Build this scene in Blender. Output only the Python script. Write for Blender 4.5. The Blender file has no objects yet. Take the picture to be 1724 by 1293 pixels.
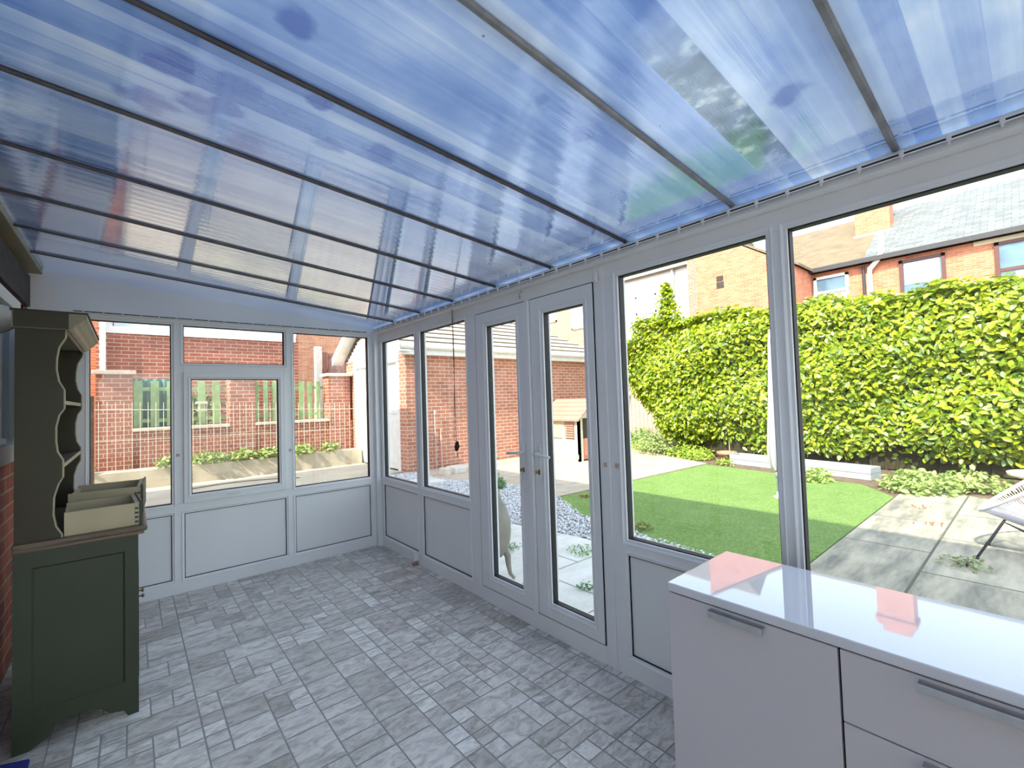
import bpy, bmesh, math, random
import numpy as np
from mathutils import Vector, Matrix
random.seed(7); rng = np.random.default_rng(7)
sc = bpy.context.scene
C = sc.collection
PI = math.pi

# ---------------- camera ----------------
cd = bpy.data.cameras.new('camera'); cam = bpy.data.objects.new('camera', cd); C.objects.link(cam)
cd.sensor_width = 36; cd.lens = 756.88/1724*36; cd.clip_start = .05; cd.clip_end = 200
def cam_matrix(loc, yaw, pitch, roll):
    f = Vector((math.sin(yaw)*math.cos(pitch), math.cos(yaw)*math.cos(pitch), math.sin(pitch)))
    r = Vector((math.cos(yaw), -math.sin(yaw), 0)); u = r.cross(f)
    r2 = r*math.cos(roll)+u*math.sin(roll); u2 = u*math.cos(roll)-r*math.sin(roll)
    m = Matrix.Identity(4)
    for i in range(3):
        m[i][0] = r2[i]; m[i][1] = u2[i]; m[i][2] = -f[i]; m[i][3] = loc[i]
    return m
cam.matrix_world = cam_matrix((-1.98007, -4.51909, 1.46295), .70328, .034, -.031965)
sc.camera = cam

# ---------------- light ----------------
w = bpy.data.worlds.new('world'); sc.world = w; w.use_nodes = True
nt = w.node_tree; nt.nodes.clear()
sky = nt.nodes.new('ShaderNodeTexSky'); sky.sky_type = 'NISHITA'; sky.sun_disc = False
sky.sun_elevation = math.radians(43); sky.sun_rotation = math.radians(-100); sky.altitude = 50
sky.air_density = 1.0; sky.dust_density = .7; sky.ozone_density = 1.5
bg = nt.nodes.new('ShaderNodeBackground'); bg.inputs[1].default_value = .26
wo = nt.nodes.new('ShaderNodeOutputWorld')
hs = nt.nodes.new('ShaderNodeHueSaturation'); hs.inputs['Saturation'].default_value = .42
nt.links.new(sky.outputs[0], hs.inputs['Color']); nt.links.new(hs.outputs[0], bg.inputs[0]); nt.links.new(bg.outputs[0], wo.inputs[0])
sl = bpy.data.lights.new('sun', 'SUN'); sl.energy = 3.3; sl.angle = math.radians(.6); sl.color = (1, .88, .70)
sun = bpy.data.objects.new('sun', sl); C.objects.link(sun)
e = math.radians(43)
tosun = Vector((-.985*math.cos(e), -.17*math.cos(e), math.sin(e)))
sun.rotation_euler = tosun.to_track_quat('Z', 'Y').to_euler()
sun.location = (-20, -5, 20)
sc.view_settings.view_transform = 'Standard'; sc.view_settings.look = 'None'
sc.view_settings.exposure = 1.75; sc.view_settings.gamma = 1; sc.view_settings.use_curve_mapping = False
sc.cycles.max_bounces = 14; sc.cycles.transparent_max_bounces = 24; sc.cycles.diffuse_bounces = 8
sc.cycles.sample_clamp_indirect = 6; sc.cycles.use_denoising = True

# ---------------- materials ----------------
def newmat(name):
    m = bpy.data.materials.new(name); m.use_nodes = True
    nt = m.node_tree; b = nt.nodes['Principled BSDF']
    return m, nt, b
def N(nt, t, **k):
    n = nt.nodes.new(t)
    for a, v in k.items(): setattr(n, a, v)
    return n
def ramp(nt, fac, stops):
    r = N(nt, 'ShaderNodeValToRGB'); cr = r.color_ramp
    while len(cr.elements) > 1: cr.elements.remove(cr.elements[-1])
    cr.elements[0].position = stops[0][0]; cr.elements[0].color = (*stops[0][1], 1)
    for p, c in stops[1:]:
        el = cr.elements.new(p); el.color = (*c, 1)
    nt.links.new(fac, r.inputs[0]); return r.outputs[0]
def mix(nt, fac, a, b, mode='MIX'):
    n = N(nt, 'ShaderNodeMix', data_type='RGBA', blend_type=mode)
    for s, v in ((0, fac), (6, a), (7, b)):
        if isinstance(v, (int, float)): n.inputs[s].default_value = v
        elif isinstance(v, tuple): n.inputs[s].default_value = (*v, 1)
        else: nt.links.new(v, n.inputs[s])
    return n.outputs[2]
def mth(nt, op, a, b=0.0, c=None):
    n = N(nt, 'ShaderNodeMath', operation=op)
    for i, v in enumerate((a, b, c)):
        if v is None: continue
        if isinstance(v, (int, float)): n.inputs[i].default_value = v
        else: nt.links.new(v, n.inputs[i])
    return n.outputs[0]
def noise(nt, scale, detail=4, vec=None, sc3=None, rough=.5):
    t = N(nt, 'ShaderNodeTexNoise'); t.inputs['Scale'].default_value = scale
    t.inputs['Detail'].default_value = detail; t.inputs['Roughness'].default_value = rough
    if vec is None: vec = N(nt, 'ShaderNodeTexCoord').outputs['Object']
    if sc3:
        mp = N(nt, 'ShaderNodeMapping'); mp.inputs['Scale'].default_value = sc3
        nt.links.new(vec, mp.inputs[0]); vec = mp.outputs[0]
    nt.links.new(vec, t.inputs['Vector']); return t.outputs[0]
def bump(nt, b, h, strength=.3, dist=.01):
    n = N(nt, 'ShaderNodeBump'); n.inputs['Strength'].default_value = strength
    n.inputs['Distance'].default_value = dist
    nt.links.new(h, n.inputs['Height']); nt.links.new(n.outputs[0], b.inputs['Normal'])
def simple(name, c, rough=.5, metal=0, var=.06, vs=8, bmp=0):
    m, nt, b = newmat(name)
    f = noise(nt, vs, 5)
    lo = tuple(max(0, x*(1-var)) for x in c); hi = tuple(min(1, x*(1+var)) for x in c)
    nt.links.new(ramp(nt, f, [(.3, lo), (.7, hi)]), b.inputs['Base Color'])
    b.inputs['Roughness'].default_value = rough; b.inputs['Metallic'].default_value = metal
    if bmp: bump(nt, b, noise(nt, 60, 3), bmp, .003)
    return m
def brick(name, c1, c2, mortar, course=.088, length=.26, tint=None, rough=.9):
    m, nt, b = newmat(name)
    uv = N(nt, 'ShaderNodeTexCoord').outputs['UV']
    t = N(nt, 'ShaderNodeTexBrick'); t.offset = .5
    t.inputs['Color1'].default_value = (*c1, 1); t.inputs['Color2'].default_value = (*c2, 1)
    t.inputs['Mortar'].default_value = (*mortar, 1); t.inputs['Scale'].default_value = 1
    t.inputs['Mortar Size'].default_value = course*.075; t.inputs['Mortar Smooth'].default_value = .15
    t.inputs['Bias'].default_value = 0
    t.inputs['Brick Width'].default_value = length; t.inputs['Row Height'].default_value = course
    nt.links.new(uv, t.inputs['Vector'])
    f = noise(nt, 3, 5, uv)
    col = mix(nt, .35, t.outputs[0], ramp(nt, f, [(.3, (.35, .35, .35)), (.7, (.75, .75, .75))]), 'OVERLAY')
    nt.links.new(col, b.inputs['Base Color']); b.inputs['Roughness'].default_value = rough
    inv = mth(nt, 'SUBTRACT', 1.0, t.outputs['Fac'])
    bump(nt, b, inv, .5, .012)
    return m
def glassmat(name, refl=1.0, tint=(.875, .905, .90)):
    m = bpy.data.materials.new(name); m.use_nodes = True; nt = m.node_tree; nt.nodes.clear()
    o = N(nt, 'ShaderNodeOutputMaterial'); mx = N(nt, 'ShaderNodeMixShader')
    tr = N(nt, 'ShaderNodeBsdfTransparent'); tr.inputs[0].default_value = (*tint, 1)
    gl = N(nt, 'ShaderNodeBsdfGlossy'); gl.inputs['Roughness'].default_value = .01
    lw = N(nt, 'ShaderNodeLayerWeight'); lw.inputs[0].default_value = .5
    fr = mth(nt, 'ADD', mth(nt, 'MULTIPLY', mth(nt, 'POWER', lw.outputs['Facing'], 5.0), .75), .035)
    nt.links.new(mth(nt, 'MULTIPLY', fr, refl), mx.inputs[0])
    nt.links.new(tr.outputs[0], mx.inputs[1]); nt.links.new(gl.outputs[0], mx.inputs[2])
    nt.links.new(mx.outputs[0], o.inputs[0]); return m

M = {}
M['upvc'] = simple('white_upvc', (.86, .86, .85), .32, var=.03, vs=3)
M['infill'] = simple('infill_panel_white', (.86, .86, .84), .4, var=.02, vs=2)
M['gasket'] = simple('black_gasket', (.012, .011, .013), .6)
M['black'] = simple('black_plastic', (.01, .01, .011), .5)
M['glass'] = glassmat('window_glass', .9)
M['chrome'] = simple('brushed_steel', (.55, .56, .57), .3, 1.0, var=.08, vs=30)
M['brass'] = simple('aged_brass', (.35, .25, .12), .35, 1.0)
M['white_metal'] = simple('white_painted_metal', (.80, .80, .78), .3)
M['brick_garage'] = brick('brick_garage', (.40, .16, .10), (.50, .22, .15), (.70, .60, .48))
M['brick_pink'] = brick('brick_pink', (.32, .10, .065), (.40, .15, .10), (.60, .46, .36), .093, .27)
M['brick_orange'] = brick('brick_orange', (.50, .15, .075), (.60, .22, .12), (.56, .38, .27), .075, .24)
M['brick_tan'] = brick('brick_tan', (.55, .30, .18), (.45, .2, .13), (.6, .45, .33), .085, .26)
M['brick_house'] = brick('brick_house', (.25, .055, .03), (.35, .10, .05), (.35, .25, .18), .085, .25)
M['soil'] = simple('soil', (.16, .11, .075), .95, var=.5, vs=14, bmp=.8)
M['render'] = simple('white_render', (.66, .66, .65), .8, var=.04)
M['bounce_white'] = simple('white_bounce_plaster', (.86, .85, .82), .7, var=.03)
M['lintel'] = simple('dark_timber', (.045, .035, .025), .7, var=.4, vs=12)
M['kerb'] = simple('kerb_concrete', (.48, .43, .33), .9, var=.18, vs=3, bmp=.3)
M['terracotta'] = simple('terracotta', (.48, .24, .16), .85, var=.15)
M['clay'] = simple('weathered_clay', (.24, .22, .18), .85, var=.2, vs=6, bmp=.3)
M['planter'] = simple('grey_painted_timber', (.34, .38, .40), .7, var=.1)
M['stone'] = simple('pale_stone', (.68, .62, .52), .9, var=.15, bmp=.4)
M['green_wood'] = simple('green_stained_wood', (.28, .42, .19), .8, var=.2, vs=6)
M['dark_green'] = simple('dark_green_sheet', (.08, .22, .19), .8, var=.35, vs=2)
M['fence_wood'] = simple('weathered_fence_wood', (.62, .46, .38), .85, var=.12, vs=5)
M['brown_wood'] = simple('brown_fence_wood', (.36, .17, .13), .85, var=.2)
M['grey_wood'] = simple('grey_brown_wood', (.22, .17, .13), .85, var=.3)
M['concrete'] = simple('concrete_post', (.66, .64, .58), .9, var=.1, bmp=.3)
M['rail_metal'] = simple('railing_metal', (.58, .55, .45), .5, var=.2)
M['cord'] = simple('brown_cord', (.16, .055, .035), .8)
M['tassel'] = simple('dark_wood_tassel', (.03, .018, .014), .5)
M['dark_window'] = simple('window_dark_pane', (.10, .17, .24), .08, var=.4, vs=1.5)
M['pale_window'] = simple('window_pale_blind', (.55, .68, .75), .3, var=.15, vs=1.5)
M['brown_frame'] = simple('brown_window_frame', (.11, .035, .03), .5)
M['stone_band'] = simple('stone_lintel', (.72, .62, .45), .9)
M['dark_gutter'] = simple('dark_gutter', (.045, .04, .045), .5)
M['grey_pipe'] = simple('grey_pipe', (.5, .48, .50), .5)
M['play_cream'] = simple('cream_plastic', (.58, .56, .44), .55, var=.03)
M['play_pink'] = simple('faded_pink_plastic', (.55, .25, .19), .6, var=.08, vs=2)
M['play_tan'] = simple('tan_plastic', (.55, .53, .32), .6)
M['canopy'] = simple('white_parasol_cloth', (.85, .85, .85), .9)
M['canopy_grey'] = simple('grey_parasol_stripe', (.32, .34, .37), .9)
M['cord_white'] = simple('white_chair_cord', (.75, .72, .80), .5)
M['flyer'] = simple('pale_blue_steel', (.5, .65, .68), .4)
M['drawer'] = simple('bare_pine', (.46, .38, .24), .6, var=.08, vs=5)
M['green_paint'] = simple('dark_green_paint', (.034, .041, .018), .45, var=.1, vs=4)
M['olive_paint'] = simple('olive_hutch_paint', (.040, .031, .012), .5, var=.1, vs=4)
M['edge_paint'] = simple('cream_worn_edge', (.38, .36, .22), .5, var=.1)
M['cornice_paint'] = simple('olive_cream_cornice', (.27, .24, .15), .45, var=.1)
M['gloss'] = None
def woodtop():
    m, nt, b = newmat('stained_oak_top')
    f = noise(nt, 5, 6, sc3=(1, 14, 14))
    nt.links.new(ramp(nt, f, [(.3, (.07, .045, .028)), (.6, (.16, .11, .07)), (.8, (.24, .17, .11))]), b.inputs['Base Color'])
    b.inputs['Roughness'].default_value = .3; return m
M['oak'] = woodtop()
def gloss(name, c, r):
    m, nt, b = newmat(name); b.inputs['Base Color'].default_value = (*c, 1)
    b.inputs['Roughness'].default_value = r; b.inputs['Coat Weight'].default_value = .6
    b.inputs['Coat Roughness'].default_value = .02
    nt.links.new(ramp(nt, noise(nt, 2, 2), [(.3, tuple(x*.98 for x in c)), (.7, c)]), b.inputs['Base Color'])
    return m
M['gloss'] = gloss('high_gloss_white_top', (.74, .74, .78), .03)
M['front'] = gloss('lilac_white_front', (.66, .62, .64), .35); M['front'].node_tree.nodes['Principled BSDF'].inputs['Coat Weight'].default_value = .1

def roofmat():
    m = bpy.data.materials.new('blue_multiwall_polycarbonate'); m.use_nodes = True; nt = m.node_tree; nt.nodes.clear()
    o = N(nt, 'ShaderNodeOutputMaterial')
    co = N(nt, 'ShaderNodeTexCoord').outputs['Object']
    sp = N(nt, 'ShaderNodeSeparateXYZ'); nt.links.new(co, sp.inputs[0])
    # one tone per flute
    fl = mth(nt, 'FLOOR', mth(nt, 'MULTIPLY', sp.outputs[1], 17.0))
    wn = N(nt, 'ShaderNodeTexWhiteNoise', noise_dimensions='1D'); nt.links.new(fl, wn.inputs['W'])
    streak = noise(nt, 3.0, 5, co, (.35, 9, 1), .6)
    cloud = noise(nt, 2.6, 4, co, (1.0, 1.2, 1))
    a = mth(nt, 'ADD', mth(nt, 'MULTIPLY', wn.outputs[0], .26), mth(nt, 'MULTIPLY', streak, .30))
    a = mth(nt, 'ADD', a, mth(nt, 'MULTIPLY', cloud, .72))
    col = ramp(nt, a, [(.44, (.088, .185, .40)), (.60, (.185, .31, .51)), (.76, (.33, .46, .59)), (.92, (.54, .63, .64))])
    # thin dark line at each flute edge
    fr = mth(nt, 'FRACT', mth(nt, 'MULTIPLY', sp.outputs[1], 17.0))
    ln = mth(nt, 'LESS_THAN', fr, .06)
    col = mix(nt, mth(nt, 'MULTIPLY', ln, .35), col, (.17, .28, .58))
    # dirt blotches lying on top of the sheet
    wob = N(nt, 'ShaderNodeVectorMath', operation='MULTIPLY_ADD'); wt = N(nt, 'ShaderNodeTexNoise'); wt.inputs['Scale'].default_value = 14
    nt.links.new(co, wt.inputs['Vector']); nt.links.new(wt.outputs['Color'], wob.inputs[0]); wob.inputs[1].default_value = (.09, .07, 0)
    cb = N(nt, 'ShaderNodeCombineXYZ'); nt.links.new(sp.outputs[0], cb.inputs[0]); nt.links.new(sp.outputs[1], cb.inputs[1]); nt.links.new(cb.outputs[0], wob.inputs[2])
    for (x, y, r, s) in [(-1.667, -3.378, .05, .8), (-.85, -3.582, .048, .75), (-.561, -4.09, .05, .6), (-1.89, -3.0, .07, .7),
                      (-1.737, -3.03, .06, .6), (-1.543, -3.13, .035, .7), (-1.674, -2.72, .07, .6), (-1.937, -2.76, .07, .55),
                      (-1.287, -3.0, .06, .6), (-1.75, -2.9, .05, .6), (-1.05, -3.6, .03, .4), (-1.82, -2.86, .06, .6),
                      (-1.2, -2.75, .04, .5), (-.98, -3.15, .035, .4), (-1.45, -2.93, .05, .5)]:
        vd = N(nt, 'ShaderNodeVectorMath', operation='DISTANCE')
        nt.links.new(wob.outputs[0], vd.inputs[0]); vd.inputs[1].default_value = (x+.045, y+.035, 0)
        mr = N(nt, 'ShaderNodeMapRange', interpolation_type='SMOOTHSTEP')
        nt.links.new(vd.outputs['Value'], mr.inputs[0]); mr.inputs[1].default_value = r*1.25; mr.inputs[2].default_value = r*.55
        mr.inputs[3].default_value = 0; mr.inputs[4].default_value = min(1, s*1.25)
        col = mix(nt, mr.outputs[0], col, (.06, .13, .36))
    # green-grey algae in one flute
    def band(v, a0, a1, f):
        u = N(nt, 'ShaderNodeMapRange', interpolation_type='SMOOTHSTEP'); nt.links.new(v, u.inputs[0]); u.inputs[1].default_value = a0-f; u.inputs[2].default_value = a0+f
        d = N(nt, 'ShaderNodeMapRange', interpolation_type='SMOOTHSTEP'); nt.links.new(v, d.inputs[0]); d.inputs[1].default_value = a1+f; d.inputs[2].default_value = a1-f
        return mth(nt, 'MULTIPLY', u.outputs[0], d.outputs[0])
    msk = mth(nt, 'MULTIPLY', band(sp.outputs[1], -4.0, -3.885, .004), band(sp.outputs[0], -.95, -.28, .15))
    alg = ramp(nt, noise(nt, 14, 4, co, (1.2, 1, 1)), [(.38, (.03, .06, .075)), (.55, (.10, .17, .20)), (.70, (.5, .58, .5))])
    col = mix(nt, mth(nt, 'MULTIPLY', msk, .85), col, alg)
    # dust specks and grime near the bars
    v = N(nt, 'ShaderNodeTexVoronoi'); v.inputs['Scale'].default_value = 9; nt.links.new(co, v.inputs['Vector'])
    col = mix(nt, mth(nt, 'MULTIPLY', mth(nt, 'LESS_THAN', v.outputs['Distance'], .035), .8), col, (.08, .10, .16))
    tl = N(nt, 'ShaderNodeBsdfTranslucent'); nt.links.new(col, tl.inputs[0])
    df = N(nt, 'ShaderNodeBsdfDiffuse'); nt.links.new(col, df.inputs[0])
    gl = N(nt, 'ShaderNodeBsdfGlossy'); gl.inputs['Roughness'].default_value = .045; gl.inputs[0].default_value = (.95, .95, .98, 1)
    bp = N(nt, 'ShaderNodeBump'); bp.inputs['Strength'].default_value = .16; bp.inputs['Distance'].default_value = .004
    h = mth(nt, 'ADD', noise(nt, 4.0, 5, co, (.25, 16, 1), .65), mth(nt, 'MULTIPLY', mth(nt, 'SINE', mth(nt, 'MULTIPLY', sp.outputs[1], 17*2*PI)), .25))
    nt.links.new(h, bp.inputs['Height']); nt.links.new(bp.outputs[0], gl.inputs['Normal'])
    m1 = N(nt, 'ShaderNodeMixShader'); m1.inputs[0].default_value = .15
    nt.links.new(tl.outputs[0], m1.inputs[1]); nt.links.new(df.outputs[0], m1.inputs[2])
    fn = N(nt, 'ShaderNodeFresnel'); fn.inputs[0].default_value = 1.58
    m2 = N(nt, 'ShaderNodeMixShader'); nt.links.new(mth(nt, 'MINIMUM', mth(nt, 'MULTIPLY', fn.outputs[0], 4.6), .85), m2.inputs[0])
    nt.links.new(m1.outputs[0], m2.inputs[1]); nt.links.new(gl.outputs[0], m2.inputs[2])
    nt.links.new(m2.outputs[0], o.inputs[0]); return m
M['roof'] = roofmat()
M['bar'] = simple('dark_roof_bar', (.075, .062, .065), .5, var=.3, vs=14)
M['bar_grey'] = simple('grey_roof_bar', (.26, .26, .27), .5, var=.3, vs=14)
def floormat():
    m, nt, b = newmat('printed_stone_vinyl')
    at = N(nt, 'ShaderNodeAttribute'); at.attribute_name = 'Col'
    co = N(nt, 'ShaderNodeTexCoord').outputs['Object']
    off = N(nt, 'ShaderNodeVectorMath', operation='MULTIPLY_ADD'); nt.links.new(at.outputs['Color'], off.inputs[0]); off.inputs[1].default_value = (37, 53, 11); nt.links.new(co, off.inputs[2])
    v = N(nt, 'ShaderNodeTexNoise'); v.inputs['Scale'].default_value = 13; v.inputs['Detail'].default_value = 9; v.inputs['Roughness'].default_value = .68; v.inputs['Distortion'].default_value = .8
    mp = N(nt, 'ShaderNodeMapping'); mp.inputs['Scale'].default_value = (.8, 1.7, 1); nt.links.new(off.outputs[0], mp.inputs[0]); nt.links.new(mp.outputs[0], v.inputs['Vector'])
    veins = ramp(nt, v.outputs[0], [(.30, (.42, .38, .33)), (.43, (.62, .58, .52)), (.52, (.78, .745, .69)), (.62, (.90, .87, .81)), (.8, (.96, .94, .89))])
    sep = N(nt, 'ShaderNodeSeparateColor'); nt.links.new(at.outputs['Color'], sep.inputs[0])
    tone = ramp(nt, sep.outputs[0], [(0, (.62, .59, .56)), (.5, (.86, .84, .82)), (1, (1, 1, .98))])
    nt.links.new(mix(nt, 1.0, veins, tone, 'MULTIPLY'), b.inputs['Base Color'])
    b.inputs['Roughness'].default_value = .42
    bump(nt, b, v.outputs[0], .25, .004); return m
M['floor'] = floormat()
M['grout'] = simple('vinyl_grout', (.40, .385, .36), .6)
def slabmat(name, lo, hi, bw, bh, joint, st=(1, 2.2, 1), ovl=.5):
    m, nt, b = newmat(name); uv = N(nt, 'ShaderNodeTexCoord').outputs['Object']
    t = N(nt, 'ShaderNodeTexBrick'); t.offset = .5; t.inputs['Scale'].default_value = 1
    t.inputs['Brick Width'].default_value = bw; t.inputs['Row Height'].default_value = bh
    t.inputs['Mortar Size'].default_value = .012; t.inputs['Mortar Smooth'].default_value = .4
    t.inputs['Color1'].default_value = (.45, .45, .45, 1); t.inputs['Color2'].default_value = (.6, .6, .6, 1)
    nt.links.new(uv, t.inputs['Vector'])
    f = noise(nt, 2.2, 7, uv, st, .65)
    c = ramp(nt, f, [(.34, lo), (.62, hi)])
    c = mix(nt, ovl, c, t.outputs[0], 'OVERLAY')
    c = mix(nt, t.outputs['Fac'], c, joint)
    nt.links.new(c, b.inputs['Base Color']); b.inputs['Roughness'].default_value = .85
    bump(nt, b, mth(nt, 'SUBTRACT', f, mth(nt, 'MULTIPLY', t.outputs['Fac'], .8)), .4, .02); return m
M['slab_pale'] = slabmat('pale_patio_slabs', (.56, .55, .50), (.72, .72, .68), .9, .75, (.34, .33, .27))
M['slab_tan'] = slabmat('tan_patio_slabs', (.42, .35, .27), (.55, .48, .38), .9, .6, (.36, .31, .24))
M['slab_stone'] = slabmat('riven_stone_slabs', (.18, .18, .155), (.46, .42, .33), 1.3, .75, (.12, .12, .09), (.6, 2.8, 1), .6)
M['drive'] = simple('driveway_concrete', (.50, .45, .36), .9, var=.12, vs=2, bmp=.2)
M['tar'] = simple('street_ground', (.42, .40, .36), .9, var=.15, vs=2)
def lawnmat():
    m, nt, b = newmat('artificial_lawn')
    f = noise(nt, 34, 6, rough=.75); g = noise(nt, 2.5, 4)
    c = mix(nt, .35, ramp(nt, f, [(.3, (.06, .15, .035)), (.5, (.20, .36, .08)), (.72, (.55, .64, .22))]), ramp(nt, g, [(.3, (.15, .28, .06)), (.7, (.28, .43, .11))]))
    nt.links.new(c, b.inputs['Base Color']); b.inputs['Roughness'].default_value = .9
    bump(nt, b, f, 1, .03); return m
M['lawn'] = lawnmat()
def vcol(name, rough=.55, transl=.0, spec=.4):
    m = bpy.data.materials.new(name); m.use_nodes = True; nt = m.node_tree; b = nt.nodes['Principled BSDF']
    at = N(nt, 'ShaderNodeAttribute'); at.attribute_name = 'Col'
    b.inputs['Roughness'].default_value = rough; b.inputs['Specular IOR Level'].default_value = spec
    f = noise(nt, 3, 3)
    c = mix(nt, .25, at.outputs['Color'], ramp(nt, f, [(.3, (.4, .4, .4)), (.7, (.65, .65, .65))]), 'OVERLAY')
    nt.links.new(c, b.inputs['Base Color'])
    if transl:
        o = nt.nodes['Material Output']; t = N(nt, 'ShaderNodeBsdfTranslucent'); nt.links.new(c, t.inputs[0])
        mx = N(nt, 'ShaderNodeMixShader'); mx.inputs[0].default_value = transl
        nt.links.new(b.outputs[0], mx.inputs[1]); nt.links.new(t.outputs[0], mx.inputs[2]); nt.links.new(mx.outputs[0], o.inputs[0])
    return m
M['leaf'] = vcol('laurel_leaves', .35, .3); M['gravel'] = vcol('gravel_stones', .8)
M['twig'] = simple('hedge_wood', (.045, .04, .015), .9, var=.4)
def rooftile(name, c1, c2, line, bw, bh):
    m, nt, b = newmat(name); uv = N(nt, 'ShaderNodeTexCoord').outputs['UV']
    t = N(nt, 'ShaderNodeTexBrick'); t.offset = .5; t.inputs['Scale'].default_value = 1
    t.inputs['Brick Width'].default_value = bw; t.inputs['Row Height'].default_value = bh
    t.inputs['Mortar Size'].default_value = bh*.045; t.inputs['Mortar Smooth'].default_value = .2
    t.inputs['Color1'].default_value = (*c1, 1); t.inputs['Color2'].default_value = (*c2, 1); t.inputs['Mortar'].default_value = (*line, 1)
    nt.links.new(uv, t.inputs['Vector'])
    c = mix(nt, .4, t.outputs[0], ramp(nt, noise(nt, 2, 5, uv), [(.3, (.35, .35, .35)), (.7, (.68, .68, .68))]), 'OVERLAY')
    nt.links.new(c, b.inputs['Base Color']); b.inputs['Roughness'].default_value = .85; return m
M['slate'] = rooftile('grey_slate', (.14, .155, .16), (.20, .21, .21), (.09, .095, .10), .35, .2)
M['tile_tan'] = rooftile('tan_roof_tiles', (.17, .13, .085), (.22, .165, .10), (.17, .13, .09), .3, .18)
M['tile_garage'] = simple('tan_concrete_tiles', (.55, .46, .36), .9, var=.12, vs=4)

# ---------------- mesh helpers ----------------
def BM(): return bmesh.new()
def box(bm, x0, x1, y0, y1, z0, z1, bev=0.0, rot=None, piv=None):
    r = bmesh.ops.create_cube(bm, size=1)
    vs = r['verts']
    bmesh.ops.scale(bm, vec=(abs(x1-x0), abs(y1-y0), abs(z1-z0)), verts=vs)
    bmesh.ops.translate(bm, vec=((x0+x1)/2, (y0+y1)/2, (z0+z1)/2), verts=vs)
    if bev:
        es = list({e for v in vs for e in v.link_edges})
        rr = bmesh.ops.bevel(bm, geom=es, offset=bev, segments=2, affect='EDGES', profile=.6)
        vs = list({v for f in rr['faces'] for v in f.verts} | {v for v in vs if v.is_valid})
        if rot is not None:
            seen = set(); st = [vs[0]]
            while st:
                v = st.pop()
                if v in seen: continue
                seen.add(v); st += [ed.other_vert(v) for ed in v.link_edges]
            vs = list(seen)
    if rot is not None: bmesh.ops.rotate(bm, cent=piv or (0, 0, 0), matrix=rot, verts=vs)
    return vs
def poly(bm, pts, faces):
    vs = [bm.verts.new(p) for p in pts]
    for f in faces: bm.faces.new([vs[i] for i in f])
def prism(bm, prof, axis, a, b):
    """extrude a 2-D outline along an axis; prof = the other two coordinates in x,y,z order"""
    def P(p, t): return (t, p[0], p[1]) if axis == 'x' else (p[0], t, p[1]) if axis == 'y' else (p[0], p[1], t)
    v0 = [bm.verts.new(P(p, a)) for p in prof]; v1 = [bm.verts.new(P(p, b)) for p in prof]
    n = len(prof)
    bm.faces.new(v0); bm.faces.new(list(reversed(v1)))
    for i in range(n): bm.faces.new([v0[i], v0[(i+1) % n], v1[(i+1) % n], v1[i]][::-1])
    bmesh.ops.recalc_face_normals(bm, faces=bm.faces)
def tube(bm, pts, r, seg=8, closed=False):
    pts = [Vector(p) for p in pts]; n = len(pts); rings = []
    for i, p in enumerate(pts):
        t = (pts[(i+1) % n]-pts[i-1]) if closed else (pts[min(i+1, n-1)]-pts[max(i-1, 0)])
        t.normalize(); ref = Vector((0, 0, 1)) if abs(t.z) < .9 else Vector((1, 0, 0))
        a = t.cross(ref).normalized(); b = t.cross(a)
        rr = r[i] if isinstance(r, (list, tuple)) else r
        rings.append([bm.verts.new(p+(a*math.cos(2*PI*k/seg)+b*math.sin(2*PI*k/seg))*rr) for k in range(seg)])
    m = n if closed else n-1
    for i in range(m):
        A, B = rings[i], rings[(i+1) % n]
        for k in range(seg): bm.faces.new([A[k], A[(k+1) % seg], B[(k+1) % seg], B[k]])
    if not closed: bm.faces.new(rings[0]); bm.faces.new(list(reversed(rings[-1])))
    bmesh.ops.recalc_face_normals(bm, faces=bm.faces)
def lathe(bm, prof, cx, cy, seg=24):
    rings = [[bm.verts.new((cx+r*math.cos(2*PI*k/seg), cy+r*math.sin(2*PI*k/seg), z)) for k in range(seg)] for r, z in prof]
    for A, B in zip(rings, rings[1:]):
        for k in range(seg): bm.faces.new([A[k], A[(k+1) % seg], B[(k+1) % seg], B[k]])
    if prof[0][0] > 1e-4: bm.faces.new(list(reversed(rings[0])))
    if prof[-1][0] > 1e-4: bm.faces.new(rings[-1])
    bmesh.ops.recalc_face_normals(bm, faces=bm.faces)
def obj(name, bm, mat, parent=None, smooth=False):
    uvl = bm.loops.layers.uv.new('UVMap'); bm.normal_update()
    for f in bm.faces:
        n = f.normal; ax = max(range(3), key=lambda i: abs(n[i]))
        f.smooth = smooth
        sl = ax == 2 or (abs(n.z) > .35)
        for l in f.loops:
            x, y, z = l.vert.co
            if ax == 0: l[uvl].uv = (y, z)
            elif ax == 1: l[uvl].uv = (x, z)
            else:
                if abs(n.z) < .98 and abs(n.x) > abs(n.y): l[uvl].uv = (y, x*1.2)
                else: l[uvl].uv = (x, y*1.2)
    me = bpy.data.meshes.new(name); bm.to_mesh(me); bm.free(); me.materials.append(mat)
    o = bpy.data.objects.new(name, me); C.objects.link(o)
    if parent is not None: o.parent = parent
    return o
def empty(name, loc=(0, 0, 0)):
    o = bpy.data.objects.new(name, None); C.objects.link(o); o.location = loc; o.empty_display_size = .1; return o
def tag(o, label, cat, group=None, kind=None):
    o['label'] = label; o['category'] = cat
    if group: o['group'] = group
    if kind: o['kind'] = kind
    return o
def struct(name, label, cat, o=None):
    o = o or empty(name); o['kind'] = 'structure'; o['label'] = label; o['category'] = cat; return o
def B(name, mat, boxes, parent=None, bev=0.0):
    bm = BM()
    for b in boxes: box(bm, *b, bev=bev)
    return obj(name, bm, M[mat], parent)
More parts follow.
